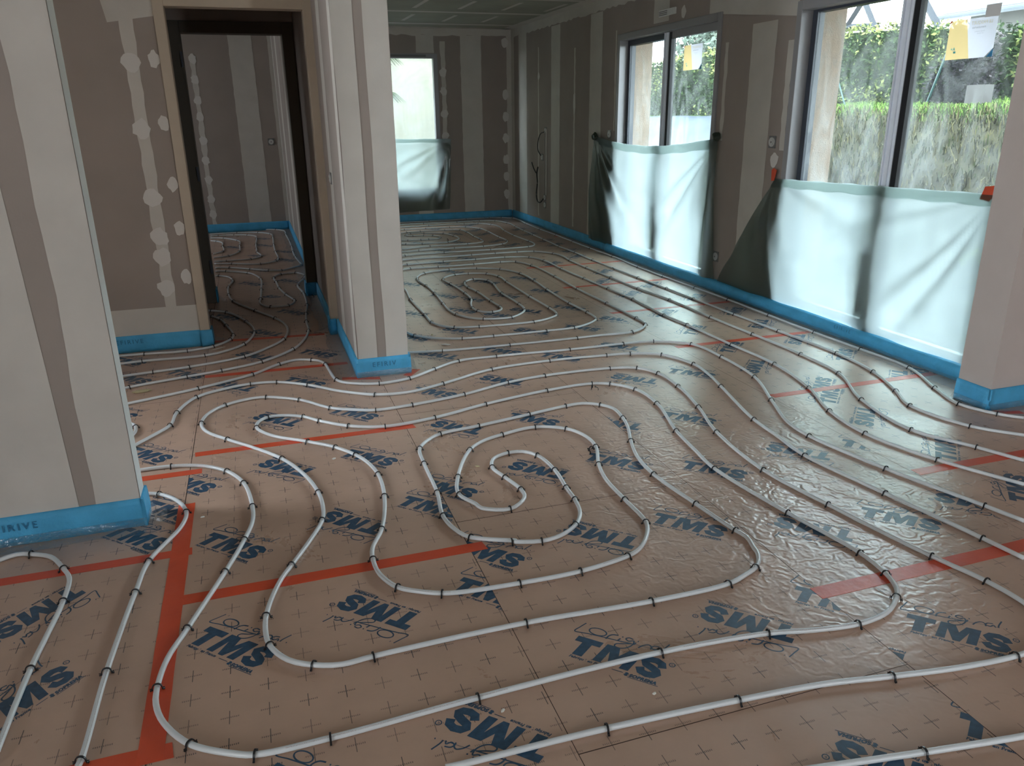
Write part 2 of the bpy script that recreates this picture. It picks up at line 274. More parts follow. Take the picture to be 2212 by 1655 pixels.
PIPES=[
('far wall to corner to pillar','2001,11356 2432,11360c 2999,11364c 3369,11387c 3536,11314c 3676,11194c 3696,11016 3662,10534c 3644,9914c 3650,9334c 3638,8745c 3633,8204c 3641,7622c 3611,6961c 3611,6446c 3625,5895c 3635,5391c 3628,4831c 3625,4308c 3635,3867c 3629,3455c 3485,3122c 3402,2881c 3465,2708c 3539,2621'),
('second','1961,11136 2295,11116c 2780,11077c 3129,11100c 3342,10991c 3435,10692c 3423,10288c 3401,9875c 3386,9458c 3375,9058c 3352,8468c 3359,8001c 3351,7499c 3364,6477c 3379,5962c 3390,5527c 3403,4948c 3418,4427c 3433,3852c 3375,3468c 3249,3157c 3147,2951c 3203,2630c 3343,2457'),
('far loop outer','1906,10840 2318,10865c 2832,10845c 3032,10809c 3172,10617c 3210,10394 3158,9960c 3141,9520c 3162,8983c 3158,8824 3135,8720 3084,8639 3006,8597c 2537,8563c 1991,8574c 1534,8528c 1492,8511'),
('far loop 2','1862,10601 1920,10596c 2215,10584c 2550,10576c 2762,10505c 2914,10283c 2931,9993c 2923,9448c 2930,9234 2917,9102c 2853,8968 2783,8908c 2528,8831c 2178,8833c 1750,8813c 1546,8803'),
('far loop 3','1802,10273 1898,10327c 2087,10342c 2422,10328c 2622,10262c 2655,10035c 2646,9641c 2650,9380c 2633,9194c 2570,9113 2400,9079c 1938,9066c 1581,8993'),
('far spiral centre','1643,9369 1702,9334c 1891,9292c 2212,9306c 2322,9380 2411,9521c 2430,9645 2412,9770c 2333,10028c 2101,10165c 1921,10192c 1862,10125 1836,10057c 1857,9994 1916,9981c 2050,9954c 2164,9905c 2215,9812 2215,9707c 2174,9638 2042,9609c 1939,9596c 1780,9618c 1696,9654'),
('room 11','1450,8265 2236,8293c 2513,8304c 2771,8298c 2962,8256c 3113,8044c 3148,7867 3122,7576c 3119,7123c 3133,6585c 3147,6052c 3188,5565c 3188,4938c 3201,4422c 3207,3911c 3168,3515c 2975,3109c 2902,2691c 3019,2426c 3091,2247'),
('room 12','1399,7975 1454,7984c 1848,8009c 2203,8008c 2537,8018c 2784,7917c 2863,7669c 2864,7171c 2881,6637c 2901,6149c 2916,5692c 2893,5121c 2910,4806c 2919,4248c 2925,3795c 2838,3363c 2705,3032c 2662,2728c 2744,2379c 2884,2074'),
('room 13-16','1353,7714 1440,7745c 1727,7729c 2107,7739c 2404,7756c 2559,7704c 2647,7451c 2662,6828c 2645,6236c 2652,5636c 2655,5114c 2651,4994 2632,4923c 2576,4849 2445,4767c 2201,4766 2021,4761c 1533,4766c 1075,4789c 850,4827'),
('near spiral','939,5333 978,5224c 1103,5103 1274,5030c 1495,5016c 1890,5012c 2105,5020c 2239,5083 2348,5180c 2376,5262 2382,5413c 2371,5749c 2385,6310c 2411,6714c 2402,7093c 2285,7375c 2075,7507c 1797,7546c 1521,7453c 1444,7341 1399,7195c 1396,7054 1415,6865c 1417,6525c 1395,6111c 1384,5882 1409,5718c 1472,5577 1563,5501c 1671,5470 1777,5475c 1875,5550 1947,5654c 1969,5747 1977,5874c 1966,6310c 1980,6484 2012,6704c 2008,6874c 1956,6968 1891,6984c 1827,6946 1784,6879c 1759,6774 1757,6643c 1783,6436c 1790,6056c 1801,5836c 1793,5770 1750,5707 1691,5686c 1636,5707 1596,5767c 1583,5878c 1609,6029 1653,6171c 1667,6427c 1645,6864c 1625,7026 1628,7088c 1656,7157 1713,7223 1783,7266c 1925,7277c 2092,7200c 2161,7028c 2153,6754c 2150,6092c 2151,6092c 2160,5651c 2153,5508 2121,5412c 2014,5328 1888,5286c 1887,5286c 1471,5299c 1296,5342c 1218,5420 1173,5549c 1174,5798c 1170,6359c 1198,6834'),
('pillar base','-793,4406 -422,4549c -121,4710c 39,4867c 147,4920 241,4885c 296,4832 316,4759c 326,4629 349,4428c 396,4355 576,4274c 758,4306c 937,4427c 1117,4535c 1371,4548c 1869,4522c 2256,4521c 2474,4502c 2677,4356c 2706,4035c 2667,3627c 2523,3268c 2403,2958 2392,2793c 2466,2383c 2577,1987c 2613,1848'),
('second below pillar','-699,3734 -671,3770c -598,3874 -527,3991c -508,4174c -423,4394c -286,4483 -134,4526c 13,4507c 183,4392c 351,4215 524,4092c 703,4064 924,4143c 1263,4297c 1657,4340c 1655,4337c 2040,4319c 2198,4300c 2377,4212c 2463,3967c 2443,3762 2393,3550c 2270,3060c 2251,2860 2228,2614c 2294,2200c 2361,1802c 2382,1656'),
('double spiral','282,1419 324,1416 696,1408c 1065,1386c 1311,1364 1513,1328c 1716,1296 1902,1282c 1985,1288 2068,1331 2135,1411 2151,1464 2143,1591c 2096,1770c 2014,2198c 1964,2549c 2006,2982c 2103,3310c 2169,3637c 2175,3883c 2103,4016c 1946,4068c 1525,4074c 1281,4030c 993,3924c 992,3918c 688,3861c 491,3849c 381,3895 267,3967c 119,4152c -54,4260c -136,4263 -267,4206c -346,4106 -377,3967c -348,3842 -248,3701c -126,3551 -8,3381c 78,3171 120,2982c 127,2856 114,2737c 61,2607 -15,2451c -51,2379 -87,2270 -107,2178c -111,2107 -101,2026c -53,1942 14,1896c 92,1872 180,1878c 645,1880c 1057,1853c 1341,1857c 1427,1885 1482,1910c 1522,1950 1545,1994 1550,2019 1570,2094 1559,2146c 1529,2376c 1499,2669c 1515,2848 1569,3026c 1632,3186 1662,3303c 1673,3447 1632,3516c 1553,3567 1453,3562c 1230,3513c 943,3453c 941,3457c 736,3416c 664,3360 608,3278c 592,3109c 584,2815c 561,2616c 580,2497 619,2425c 772,2343 752,2345c 856,2313c 937,2327 1018,2382c 1070,2462 1093,2570c 1100,2679c 1116,2852c 1096,3021c 1045,3084 980,3092c 905,3060 867,2969c 890,2855c 917,2726c 908,2653 823,2582c 720,2624 707,2667 665,2768c 701,2928c 825,3185c 911,3263 1019,3306c 1201,3342c 1338,3270c 1390,3155 1386,3021c 1320,2841c 1286,2687 1281,2503c 1276,2311c 1233,2223 1163,2146 1105,2118c 912,2085c 694,2086c 504,2100 439,2115c 366,2152 308,2197c 265,2292 257,2394c 267,2470 320,2593c 373,2855c 381,3069c 355,3208 315,3309c 236,3428c 118,3541c -36,3671 -111,3808c -97,3893 -53,3938c 29,3935 121,3884c 196,3796c 328,3676c 500,3605c 761,3637c 1062,3735c 1060,3731c 1445,3825c 1730,3845c 1825,3803c 1919,3673c 1924,3432c 1831,3062c 1797,2835 1774,2630c 1824,2195c 1879,1868c 1867,1735c 1841,1663 1801,1618c 1714,1564 1589,1545c 1441,1565 1307,1596c 965,1624c 419,1619c 32,1603c -147,1608c -199,1629 -300,1695c -369,1794 -395,1874 -398,1941c -382,2061 -336,2192c -233,2483c -171,2685c -141,2817 -140,2945c -173,3177c -244,3326c -352,3422 -480,3463c -620,3467 -765,3459'),
('left wall corner loop','-635,3219 -562,3211 -506,3187c -434,3106 -388,2984c -399,2867 -489,2643c -511,2451c -540,2057c -549,1726c -555,1696'),
('left bottom','-1012,2814 -992,2828 -946,2850 -897,2835c -827,2792 -766,2689c -735,2618 -727,2475c -747,2140c -751,1852 -750,1783'),
('small loop','-814,4181 -736,4101 -705,4069 -690,4027c -684,3955 -700,3902 -764,3820'),
('bottom right','1076,1140 1385,1090c 1657,1051 1691,1048'),
('hall a','-972,5423 -795,5411c -529,5389c -369,5441c -261,5582c -242,5704c -296,6012c -337,6202c -405,6347c -435,6387'),
('hall b','-940,5224 -793,5243c -414,5234c -283,5297 -171,5425c -99,5722c -152,6077c -301,6447c -419,6553c -448,6570'),
('hall c','-889,4946 -701,4973c -496,5004c -171,5117c -26,5263 94,5460c 135,5707 118,5920 61,6106c -80,6422c -251,6845c -294,7134c -303,7477c -270,7787c -319,8003 -403,8087c -432,8099'),
('hall d','-843,4693 -803,4712c -496,4801c -302,4855c -65,4958c 141,5179c 231,5401 278,5633c 282,5915c 298,6173c 328,6484c 332,6957c 304,7327c 370,7597c 397,7735c 385,7858 322,7960c 178,7941c 109,7783c 122,7568c 138,7259c 184,6947c 239,6703c 228,6595 181,6517c 41,6516c -19,6594 -42,6725 -32,6860c -18,7263c -14,7766c -60,7985 -127,8133c -340,8314c -440,8347'),
('hall e','-449,8561 -309,8508c -105,8340c 74,8195c 199,8156c 304,8250 407,8380c 402,8560 378,8927c 373,9315c 380,9704c 378,10157c 365,10779c 355,11168 257,11331c 58,11410c -175,11416c -495,11401c -604,11402'),
('hall f','-466,8812 -287,8740c 0,8612c 162,8740c 193,8916c 182,9393c 181,9969c 191,10610c 173,10923c 20,11135c -252,11219c -594,11231'),
('hall g','-474,8949 -348,8947c -96,8970c 13,9120c 15,9231 -20,9430c -23,9746c -24,10081c -10,10548c -22,10790 -120,10936c -289,11014c -489,11031c -582,11016'),
('hall h','-486,9215 -334,9285c -221,9560c -216,10030c -213,10350 -240,10473c -412,10759c -576,10846'),
('hall i','-498,9497 -402,9635c -412,10060c -426,10357 -491,10506c -564,10592')]
LOGOS=[(845,1656,-45,845,1656),(431,1493,135,431,1493),(1847,1423,-45,1847,1423),(1285,1669,135,1285,1669),(225,2102,135,225,2102),(-205,2068,-45,-205,2068),(-794,2452,-135,-794,2452),(-742,2022,45,-742,2022),(-213,2671,-45,-213,2671),(-459,3035,-45,-459,3035),(376,3275,-45,376,3275),(220,2699,135,220,2699),(5,3294,135,5,3294),(538,2719,-45,538,2719),(-12,3908,135,-12,3908),(381,3859,-45,381,3859),(838,3491,135,838,3491),(848,4040,-45,848,4040),(1414,2859,-45,1414,2859),(1053,2891,135,1053,2891),(1429,2252,-45,1429,2252),(1077,2292,135,1077,2292),(1236,3463,-45,1236,3463),(1269,4106,135,1269,4106),(2004,3859,135,2004,3859),(1986,3209,-45,1986,3209),(1779,2638,-45,1779,2638),(2238,2672,135,2238,2672),(1846,2074,135,1846,2074),(2208,2027,-45,2208,2027),(2837,2921,-135,2837,2921),(2896,2482,45,2896,2482),(2852,2072,45,2852,2072),(2884,3249,45,2884,3249),(3619,3351,-135,3619,3351),(3465,3356,-135,3465,3356),(3479,3831,45,3479,3831),(3426,4234,-135,3426,4234),(3439,4670,-135,3439,4670),(3485,5061,45,3485,5061),(2805,3821,-135,2805,3821),(2903,4240,45,2903,4240),(2957,3402,45,2957,3402),(1772,4416,-45,1772,4416),(2212,4499,135,2212,4499),(2378,3841,-45,2378,3841),(2172,5029,-45,2172,5029),(1798,5063,135,1798,5063),(2517,5160,135,2517,5160),(2323,5640,-45,2323,5640),(1965,5671,135,1965,5671),(2358,6288,135,2358,6288),(1968,6238,-45,1968,6238),(1987,6862,-45,1987,6862),(2363,6896,135,2363,6896),(650,2313,-45,680,2250),(-600,3660,-45,-600,3660),(600,2070,-45,530,2100),(1620,1660,-45,1550,1730),(1290,1080,135,1290,1080),(1505,1454,135,1610,1410),(-30,1450,-45,-30,1450),(2300,1400,135,2300,1400),(2570,2030,135,2500,2100),(1655,1047,-45,1550,1100),(633,2859,-45,668,2820),(-400,3276,-45,-360,3240),(1598,3273,135,1633,3238),(2600,2600,-45,2530,2660),(-810,4900,-45,-810,4900),(-500,4880,-45,-500,4880),(-220,4540,135,-220,4540),(300,5050,-45,300,5050),(-110,5140,135,-110,5140),(170,4480,-45,170,4480),(1290,7040,135,1290,7040),(1640,6840,135,1640,6840),(1480,6430,-45,1480,6430),(1660,6220,-45,1660,6220),(1490,5860,-45,1490,5860),(1100,5900,135,1100,5900),(1320,5270,135,1320,5270),(960,5210,-45,960,5210),(1030,4730,135,1030,4730),(1450,4680,-45,1450,4680),(1730,5600,135,1730,5600),(2500,9990,-45,2500,9990),(2820,9820,45,2820,9820),(2800,9190,45,2800,9190),(2370,9270,135,2370,9270),(2840,10230,45,2840,10230),(2880,10720,45,2880,10720),(2900,8840,45,2900,8840),(1810,7470,135,1810,7470),(2150,8140,-45,2150,8140),(1800,8000,135,1800,8000),(3300,7820,45,3300,7820),(3380,8220,-135,3380,8220),(3380,8650,45,3380,8650),(3400,9020,-135,3400,9020),(3380,9600,45,3380,9600),(3400,10100,-135,3400,10100),(100,10520,-45,100,10520),(80,9970,135,80,9970),(280,9390,-45,280,9390),(270,8820,135,270,8820),(-60,9260,-45,-60,9260),(-280,9970,135,-280,9970),(-290,6310,-45,-290,6310),(-20,5710,135,-20,5710),(-880,5300,-45,-880,5300),(-820,4300,-45,-820,4300),(-550,2850,-45,-550,2850),(200,6300,-45,200,6300),(100,6900,135,100,6900),(-100,7600,-45,-100,7600),(250,7600,135,250,7600),(0,8300,-45,0,8300),(2900,7500,45,2900,7500),(2000,8800,-45,2000,8800),(1900,9400,135,1900,9400),(2300,10600,135,2300,10600),(3200,6900,45,3200,6900),(3350,6200,-135,3350,6200),(3000,5900,45,3000,5900),(3450,5600,45,3450,5600),(2950,5200,45,2950,5200),(3000,6500,-135,3000,6500),(2900,4700,45,2900,4700)]

# ---------------------------------------------------------------- floor: taped insulation boards, one continuous printed surface
SX = [-4.0, -1.6, -.4, .6, 1.6, 2.562, 3.75, 5.6]
SEAMY = {1: [-.8, .2, 1.70, 2.683, 3.39, 4.4, 5.6, 6.8, 8, 9.2, 10.4], 2: [-1.2, 0, 1.17, 2.37, 3.583, 4.78, 5.55, 6.9, 8.1, 9.3, 10.5],
         3: [-1, .16, 1.362, 2.564, 3.755, 4.944, 6.15, 7.37, 8.57, 9.77, 10.9], 4: [-.7, .52, 1.727, 2.93, 4.12, 5.34, 6.53, 7.75, 8.95, 10.15],
         5: [-.7, .3, 1.3, 2.32, 3.338, 4.354, 5.357, 6.358, 7.372, 8.4, 9.4, 10.4]}
SEAMY[0] = SEAMY[1]; SEAMY[6] = [x-.4 for x in SEAMY[5]]
def board_at(x, y):
    i = max(k for k in range(7) if SX[k] <= x) if x > -4 else 0
    ys = [-3]+SEAMY[i]+[11.4]
    j = max(k for k in range(len(ys)-1) if ys[k] <= y)
    return SX[i], SX[i+1], ys[j], ys[j+1]
fl = MB(); tones = []
def yend(i): return 2.98 if i == 6 else 11.4
for i in range(7):
    ys = [-3]+[y for y in SEAMY[i] if y < yend(i)-.05]+[yend(i)]
    for j in range(len(ys)-1):
        x0, x1, y0, y1 = SX[i], SX[i+1], ys[j], ys[j+1]
        fl.add([(x0, y0, 0), (x1, y0, 0), (x1, y1, 0), (x0, y1, 0)], [(0, 1, 2, 3)]); tones.append(random.uniform(.95, 1.06))
OUT = [(-4, -3), (5.6, -3), (5.6, 2.98), (3.75, 2.98), (3.75, 11.4), (-4, 11.4)]
fl.add([(x, y, z) for z in (0, -.1) for x, y in OUT], [(k, k+6, (k+1) % 6+6, (k+1) % 6) for k in range(6)]+[(11, 10, 9, 8, 7, 6)]); tones += [1]*7
for i in range(7):                                            # open joints between boards
    ys = [y for y in SEAMY[i] if y < yend(i)]
    for y in ys:
        wd = random.uniform(.0008, .0022); fl.add([(SX[i], y-wd, .00012), (SX[i+1], y-wd*.6, .00012), (SX[i+1], y+wd*.6, .00012), (SX[i], y+wd, .00012)], [(0, 1, 2, 3)], 2)
for i in range(1, 7):
    y = -3
    while y < yend(i):
        y2 = min(y+random.uniform(.5, 1.3), yend(i)); a = random.uniform(.0006, .002); b_ = random.uniform(.0006, .0016)
        fl.add([(SX[i]-a, y, .00012), (SX[i]+a, y, .00012), (SX[i]+b_, y2, .00012), (SX[i]-b_, y2, .00012)], [(0, 1, 2, 3)], 2); y = y2

def logo_shapes():
    S = []; k = .001
    def poly(p): S.append(([(a*k, b*k) for a, b in p], [tuple(range(len(p)))]))
    def st(p, wd, **q): v, f_ = stroke2d([(a*k, b*k) for a, b in p], wd*k, **q); S.append((v, f_))
    poly([(-8, 99), (-11, 74), (13, 74), (43, 74), (67, 74), (71, 99)]); poly([(13, 74), (4, 14), (34, 14), (43, 74)])
    poly([(83, 99), (66, 14), (91, 14), (100, 70), (122, 99)]); poly([(100, 70), (112, 14), (130, 14), (130, 62), (122, 99)])
    poly([(130, 62), (130, 14), (157, 70), (151, 99)]); poly([(151, 99), (157, 70), (146, 14), (173, 14), (190, 99)])
    st([(256, 66), (251, 83), (234, 91), (214, 88), (204, 76), (210, 65), (229, 57), (245, 48), (250, 38), (242, 28), (224, 24), (206, 29), (198, 46)], 25)
    st([(278+8*math.cos(a), 92+8*math.sin(a)) for a in [i*PI/6 for i in range(12)]], 2.8, closed=True)
    v, f_ = text2d('R', .011); S.append(([(a+.2745, b+.088) for a, b in v], f_))
    v, f_ = text2d('Fabriqué en France', .0142, .25, .0006, 1.04); S.append((v, f_))
    poly([(130, 1.2), (163, 1.2), (163, 3.6), (130, 3.6)])
    poly([(166, -3), (172, -8), (179, -6), (177, -1), (181, 3), (176, 8), (169, 7), (170, 2)])
    v, f_ = text2d('SOPREMA', .0165, .2, .0012, 1.1); S.append(([(a+.182, b-.006) for a, b in v], f_))
    poly([(180, -11), (266, -11), (267, -9), (180, -9)])
    st([(-10, 165), (-20, 140), (-28, 115), (10, 119), (60, 124), (102, 127), (143, 131)], 4); st([(143, 131), (200, 136), (240, 139)], 1.2)
    st([(2, 160), (5, 166)], 2)
    st([(37+27*math.cos(a), 140+16*math.sin(a)) for a in [i*PI/7 for i in range(14)]], 4.4, closed=True)
    st([(69, 120), (73, 137), (82, 147), (98, 151)], 5); st([(103, 127), (108, 140)], 5); st([(110, 149), (114, 150)], 5)
    st([(144, 152), (130, 154), (123, 146), (133, 139), (147, 146), (149, 128), (137, 107), (118, 97), (103, 101), (104, 111), (122, 120), (146, 132)], 4.4)
    st([(151, 129), (156, 141)], 5); st([(158, 149), (162, 150)], 5)
    st([(168, 122), (178, 138), (193, 148), (201, 143), (203, 130)], 4.4)
    st([(223, 153), (208, 149), (203, 139), (214, 134), (224, 145), (229, 135)], 4.2); st([(247, 176), (238, 150), (236, 137)], 4.4); st([(256, 141), (259, 142)], 5)
    return S
LS = logo_shapes()
for lx, ly, ang, rx, ry in LOGOS:
    x, y = lx/1000, ly/1000; a = math.radians(ang); ca, sa = math.cos(a), math.sin(a)
    ox, oy = x-(.128*ca-.058*sa), y-(.128*sa+.058*ca)
    bx0, bx1, by0, by1 = board_at(rx/1000, ry/1000)
    bm = bmesh.new(); zz = .0003
    for vs, fs in LS:
        vv = [bm.verts.new((ox+p*ca-q*sa, oy+p*sa+q*ca, zz)) for p, q in vs]; zz += .000002
        for g in fs:
            try: bm.faces.new([vv[i] for i in g])
            except ValueError: pass
    for co_, no in (((bx0, 0, 0), (-1, 0, 0)), ((bx1, 0, 0), (1, 0, 0)), ((0, by0, 0), (0, -1, 0)), ((0, by1, 0), (0, 1, 0))):
        bmesh.ops.bisect_plane(bm, geom=bm.verts[:]+bm.edges[:]+bm.faces[:], plane_co=co_, plane_no=no, clear_outer=True)
    bmesh.ops.recalc_face_normals(bm, faces=bm.faces[:])
    for fc in bm.faces:
        if fc.normal.z < 0: fc.normal_flip()
    bm.verts.index_update()
    fl.add([v.co[:] for v in bm.verts], [tuple(v.index for v in fc.verts) for fc in bm.faces], 1); bm.free()
floor = fl.build('floor', [m_floor, m_ink, m_seam], kind='structure')
tones += [1]*(len(fl.f)-len(tones))
at = floor.data.attributes.new('tone', 'FLOAT', 'FACE'); at.data.foreach_set('value', tones)

# ---------------------------------------------------------------- walls
def rough_strip(mb, plane, d, a0, a1, z0, z1, mi=1, jit=.004, off=.0015, step=.07):
    """a band of joint compound on a wall: plane 'x' or 'y' at d (signed toward the viewer by off)"""
    n = max(2, int((z1-z0)/step)); L = []; R = []
    for i in range(n+1):
        z = z0+(z1-z0)*i/n; L.append((a0+random.uniform(-jit, jit), z)); R.append((a1+random.uniform(-jit, jit), z))
    def P(a, z): return (d-off, a, z) if plane == 'x' else (a, d-off, z)
    vs = [P(*p) for p in L]+[P(*p) for p in R]
    mb.add(vs, [(i, i+1, n+2+i, n+1+i) for i in range(n)], mi)
def rough_band(mb, plane, d, a0, a1, z0, z1, mi=1, jit=.004, off=.002, step=.07):
    n = max(2, int(abs(a1-a0)/step)); vs = []
    for i in range(n+1):
        a = a0+(a1-a0)*i/n
        for z in (z0+random.uniform(-jit, jit), z1):
            vs.append((d-off, a, z) if plane == 'x' else (a, d-off, z))
    mb.add(vs, [(2*i, 2*i+1, 2*i+3, 2*i+2) for i in range(n)], mi)
def blob(mb, plane, d, a, z, ra, rz, mi=4, off=.003):
    n = 14; vs = [];
    for i in range(n):
        q = 2*PI*i/n; k = random.uniform(.8, 1.12); A, Z = a+ra*k*math.cos(q), z+rz*k*math.sin(q)
        vs.append((d-off, A, Z) if plane == 'x' else (A, d-off, Z))
    mb.add(vs, [tuple(range(n))], mi)
CZ = 2.62
WM = [m_board, m_comp, m_white, m_peach, new_mat('fresh_filler', (.66, .64, .61), .8, .2), new_mat('concrete_sill', (.07, .07, .068), .9, .1)]
W1 = (5.945, 7.86, 2.235); W2 = (3.12, 4.996, 2.19)
wr = MB()
wr.box(3.75, 4.05, W1[1], 11.7, -.1, CZ); wr.box(3.75, 4.05, W2[1], W1[0], -.1, CZ); wr.box(3.75, 4.05, 2.9, W2[0], -.1, CZ)
wr.box(3.75, 4.05, W1[0], W1[1], W1[2], CZ); wr.box(3.75, 4.05, W2[0], W2[1], W2[2], CZ)
for a, b_, c in (W1, W2):                                        # rendered outside skin and reveals
    wr.box(3.75, 4.14, a, b_, -.3, -.002, 5); wr.box(3.90, 4.11, b_-.06, b_, -.1, c, 3); wr.box(3.90, 4.11, a, a+.05, -.1, c, 3); wr.box(3.90, 4.11, a, b_, c-.03, c, 3)
wr.box(4.05, 4.11, W1[1], 12, -.3, 3, 3); wr.box(4.05, 4.11, W2[1], W1[0], -.3, 3, 3); wr.box(4.05, 4.11, 2.9, W2[0], -.3, 3, 3)
wr.box(4.05, 4.11, W1[0], W1[1], W1[2], 3, 3); wr.box(4.05, 4.11, W2[0], W2[1], W2[2], 3, 3)
for a0, a1, z0, z1 in ((10.73, 11.06, 0, 2.52), (11.27, 11.4, 0, 2.6), (9.49, 9.79, 0, 2.5), (8.26, 8.58, 0, 2.5), (5.22, 5.52, .1, 2.1), (6.83, 7.12, 2.26, 2.5)):
    rough_strip(wr, 'x', 3.75, a0, a1, z0, z1)
for a0, a1, z0, z1 in ((10.24, 10.275, .15, 2.3), (9.0, 9.045, .15, 2.2), (5.83, 5.88, 1.25, 2.0), (5.01, 5.07, 1.2, 1.95), (7.90, 7.93, 1.3, 2.28)):
    rough_strip(wr, 'x', 3.75, a0, a1, z0, z1, jit=.008)
rough_band(wr, 'x', 3.75, 5.0, 11.4, 2.51, CZ, jit=.012)
wr.add([(3.7475, 4.99, 2.10), (3.7475, 6.15, 2.24), (3.7475, 6.15, 2.52), (3.7475, 4.99, 2.52)], [(0, 1, 2, 3)], 1)
wr.add([(3.7475, 3.0, 2.20), (3.7475, 5.0, 2.20), (3.7475, 5.0, 2.52), (3.7475, 3.0, 2.52)], [(0, 1, 2, 3)], 1)
blob(wr, 'x', 3.75, 6.572, 2.30, .045, .055); blob(wr, 'x', 3.75, 5.11, 1.13, .05, .055); blob(wr, 'x', 3.75, 10.25, 1.95, .04, .05); blob(wr, 'x', 3.75, 9.02, 1.6, .04, .12)
wr.build('wall_right', WM, kind='structure')

wf = MB(); FW = (1.25, 2.665, .43, 2.29)
wf.box(-4, FW[0], 11.4, 11.7, -.1, CZ); wf.box(FW[1], 4.11, 11.4, 11.7, -.1, CZ); wf.box(FW[0], FW[1], 11.4, 11.7, -.1, FW[2]); wf.box(FW[0], FW[1], 11.4, 11.7, FW[3], CZ)
for a0, a1, z0, z1 in ((2.998, 3.302, 0, 2.53), (3.60+.078, 3.75, 0, 2.6), (2.37, 2.62, 2.3, 2.53), (1.0, 1.25, 0, 2.5), (2.30, 2.52, 0, .43)):
    rough_strip(wf, 'y', 11.4, a0, a1, z0, z1)
rough_strip(wf, 'y', 11.4, 2.71, 2.775, .3, 2.45, jit=.01)
rough_band(wf, 'y', 11.4, .6, 3.75, 2.525, CZ, jit=.012)
for z in (.6, .85, 1.15, 1.45, 1.75, 2.45, .35): blob(wf, 'y', 11.4, 3.655, z, .05, .07)
for z in (1.2, 1.5, 1.8, 2.05): blob(wf, 'y', 11.4, 2.74, z, .055, .06)
# hallway part of the same wall
for a0, a1 in ((-.075, .215), (.41, .48)): rough_strip(wf, 'y', 11.4, a0, a1, 0, 2.55)
rough_strip(wf, 'y', 11.4, -.56, -.50, .1, 2.2, jit=.01)
for z in (2.2, 1.95, 1.7, 1.5, 1.2, .95, .7, .45, .25): blob(wf, 'y', 11.4, -.53, z, .05, .06)
wf.build('wall_far', WM, kind='structure')

wc = MB()                                                        # short return wall that ends in the centre of the room
wc.box(.485, .785, 4.45, 5.60, -.1, CZ); wc.box(.60, .785, 5.60, 11.4, -.1, CZ)
wc.box(.455, .60, 5.60, 11.4, -.1, CZ)
def cquad(x0, x1, z0, z1, mi, wob=0):
    n = 14; vs = []
    for i in range(n+1):
        z = z0+(z1-z0)*i/n; a = wob*math.sin(i*1.1)+random.uniform(-wob, wob)*.4
        vs += [(x0+a, 4.4485, z), (x1+a*.6, 4.4485, z)]
    wc.add(vs, [(2*i, 2*i+1, 2*i+3, 2*i+2) for i in range(n)], mi)
cquad(.486, .600, 0, CZ, 1, .004); cquad(.652, .784, 0, CZ, 1, .003)
wc.add([(.4835, 4.4505, 0), (.4835, 4.58, 0), (.4835, 4.58, CZ), (.4835, 4.4505, CZ)], [(0, 1, 2, 3)], 1)
rough_strip(wc, 'x', .485, 5.02, 5.2, 0, CZ, off=.0012); rough_strip(wc, 'x', .455, 8.9, 9.2, 0, CZ); rough_strip(wc, 'x', .455, 10.1, 10.4, 0, CZ); rough_strip(wc, 'x', .455, 11.1, 11.35, 0, CZ); rough_strip(wc, 'x', .455, 7.3, 7.6, 0, CZ)
wc.build('wall_center', WM, kind='structure')

ws = MB()                                                        # wall with the doorway, left
ws.box(-4, -.44, 5.52, 5.60, -.1, CZ); ws.box(-.44, .485, 5.52, 5.60, 2.18, CZ)
rough_strip(ws, 'y', 5.52, -.635, -.562, .22, 2.05, jit=.006)
rough_band(ws, 'y', 5.52, -1.6, -.44, 0, .29, jit=.006)
ws.add([(-.70, 5.5175, 2.02), (-.44, 5.5175, 2.06), (-.44, 5.5175, 2.4), (-.76, 5.5175, 2.4)], [(0, 1, 2, 3)], 1)
for z in (.42, .75, .62, 1.0, 1.42, 1.8): blob(ws, 'y', 5.52, -.60+random.uniform(-.01, .01), z, .055, .06)
for z in (.48, .80, 1.08, 1.45, 1.82): blob(ws, 'y', 5.52, -.475, z, .033, .05)
ws.build('wall_doorway', WM, kind='structure')

wl = MB()                                                        # partition end at the left
wl.box(-4, -.535, 2.95, 3.05, -.1, CZ)
wl.add([(-.534, 2.9495, 0), (-.534, 3.05, 0), (-.534, 3.05, CZ), (-.534, 2.9495, CZ)], [(0, 1, 2, 3)], 2)
n = 26; vs = []
for i in range(n+1):
    z = CZ*i/n; wob = .004*math.sin(z*9)+random.uniform(-.003, .003)
    vs += [(-.536, 2.948, z), (-.690+wob+.012*math.sin(z*1.3), 2.948, z), (-.742-.05*(z/1.4)**1.3*.6, 2.948, z), (-1.25, 2.948, z), (-1.40, 2.948, z), (-1.7, 2.948, z)]
wl.add(vs, [g for i in range(n) for g in ((6*i, 6*i+1, 6*i+7, 6*i+6), (6*i+2, 6*i+3, 6*i+9, 6*i+8), (6*i+4, 6*i+5, 6*i+11, 6*i+10))], 1)
wl.build('wall_left', WM, kind='structure')

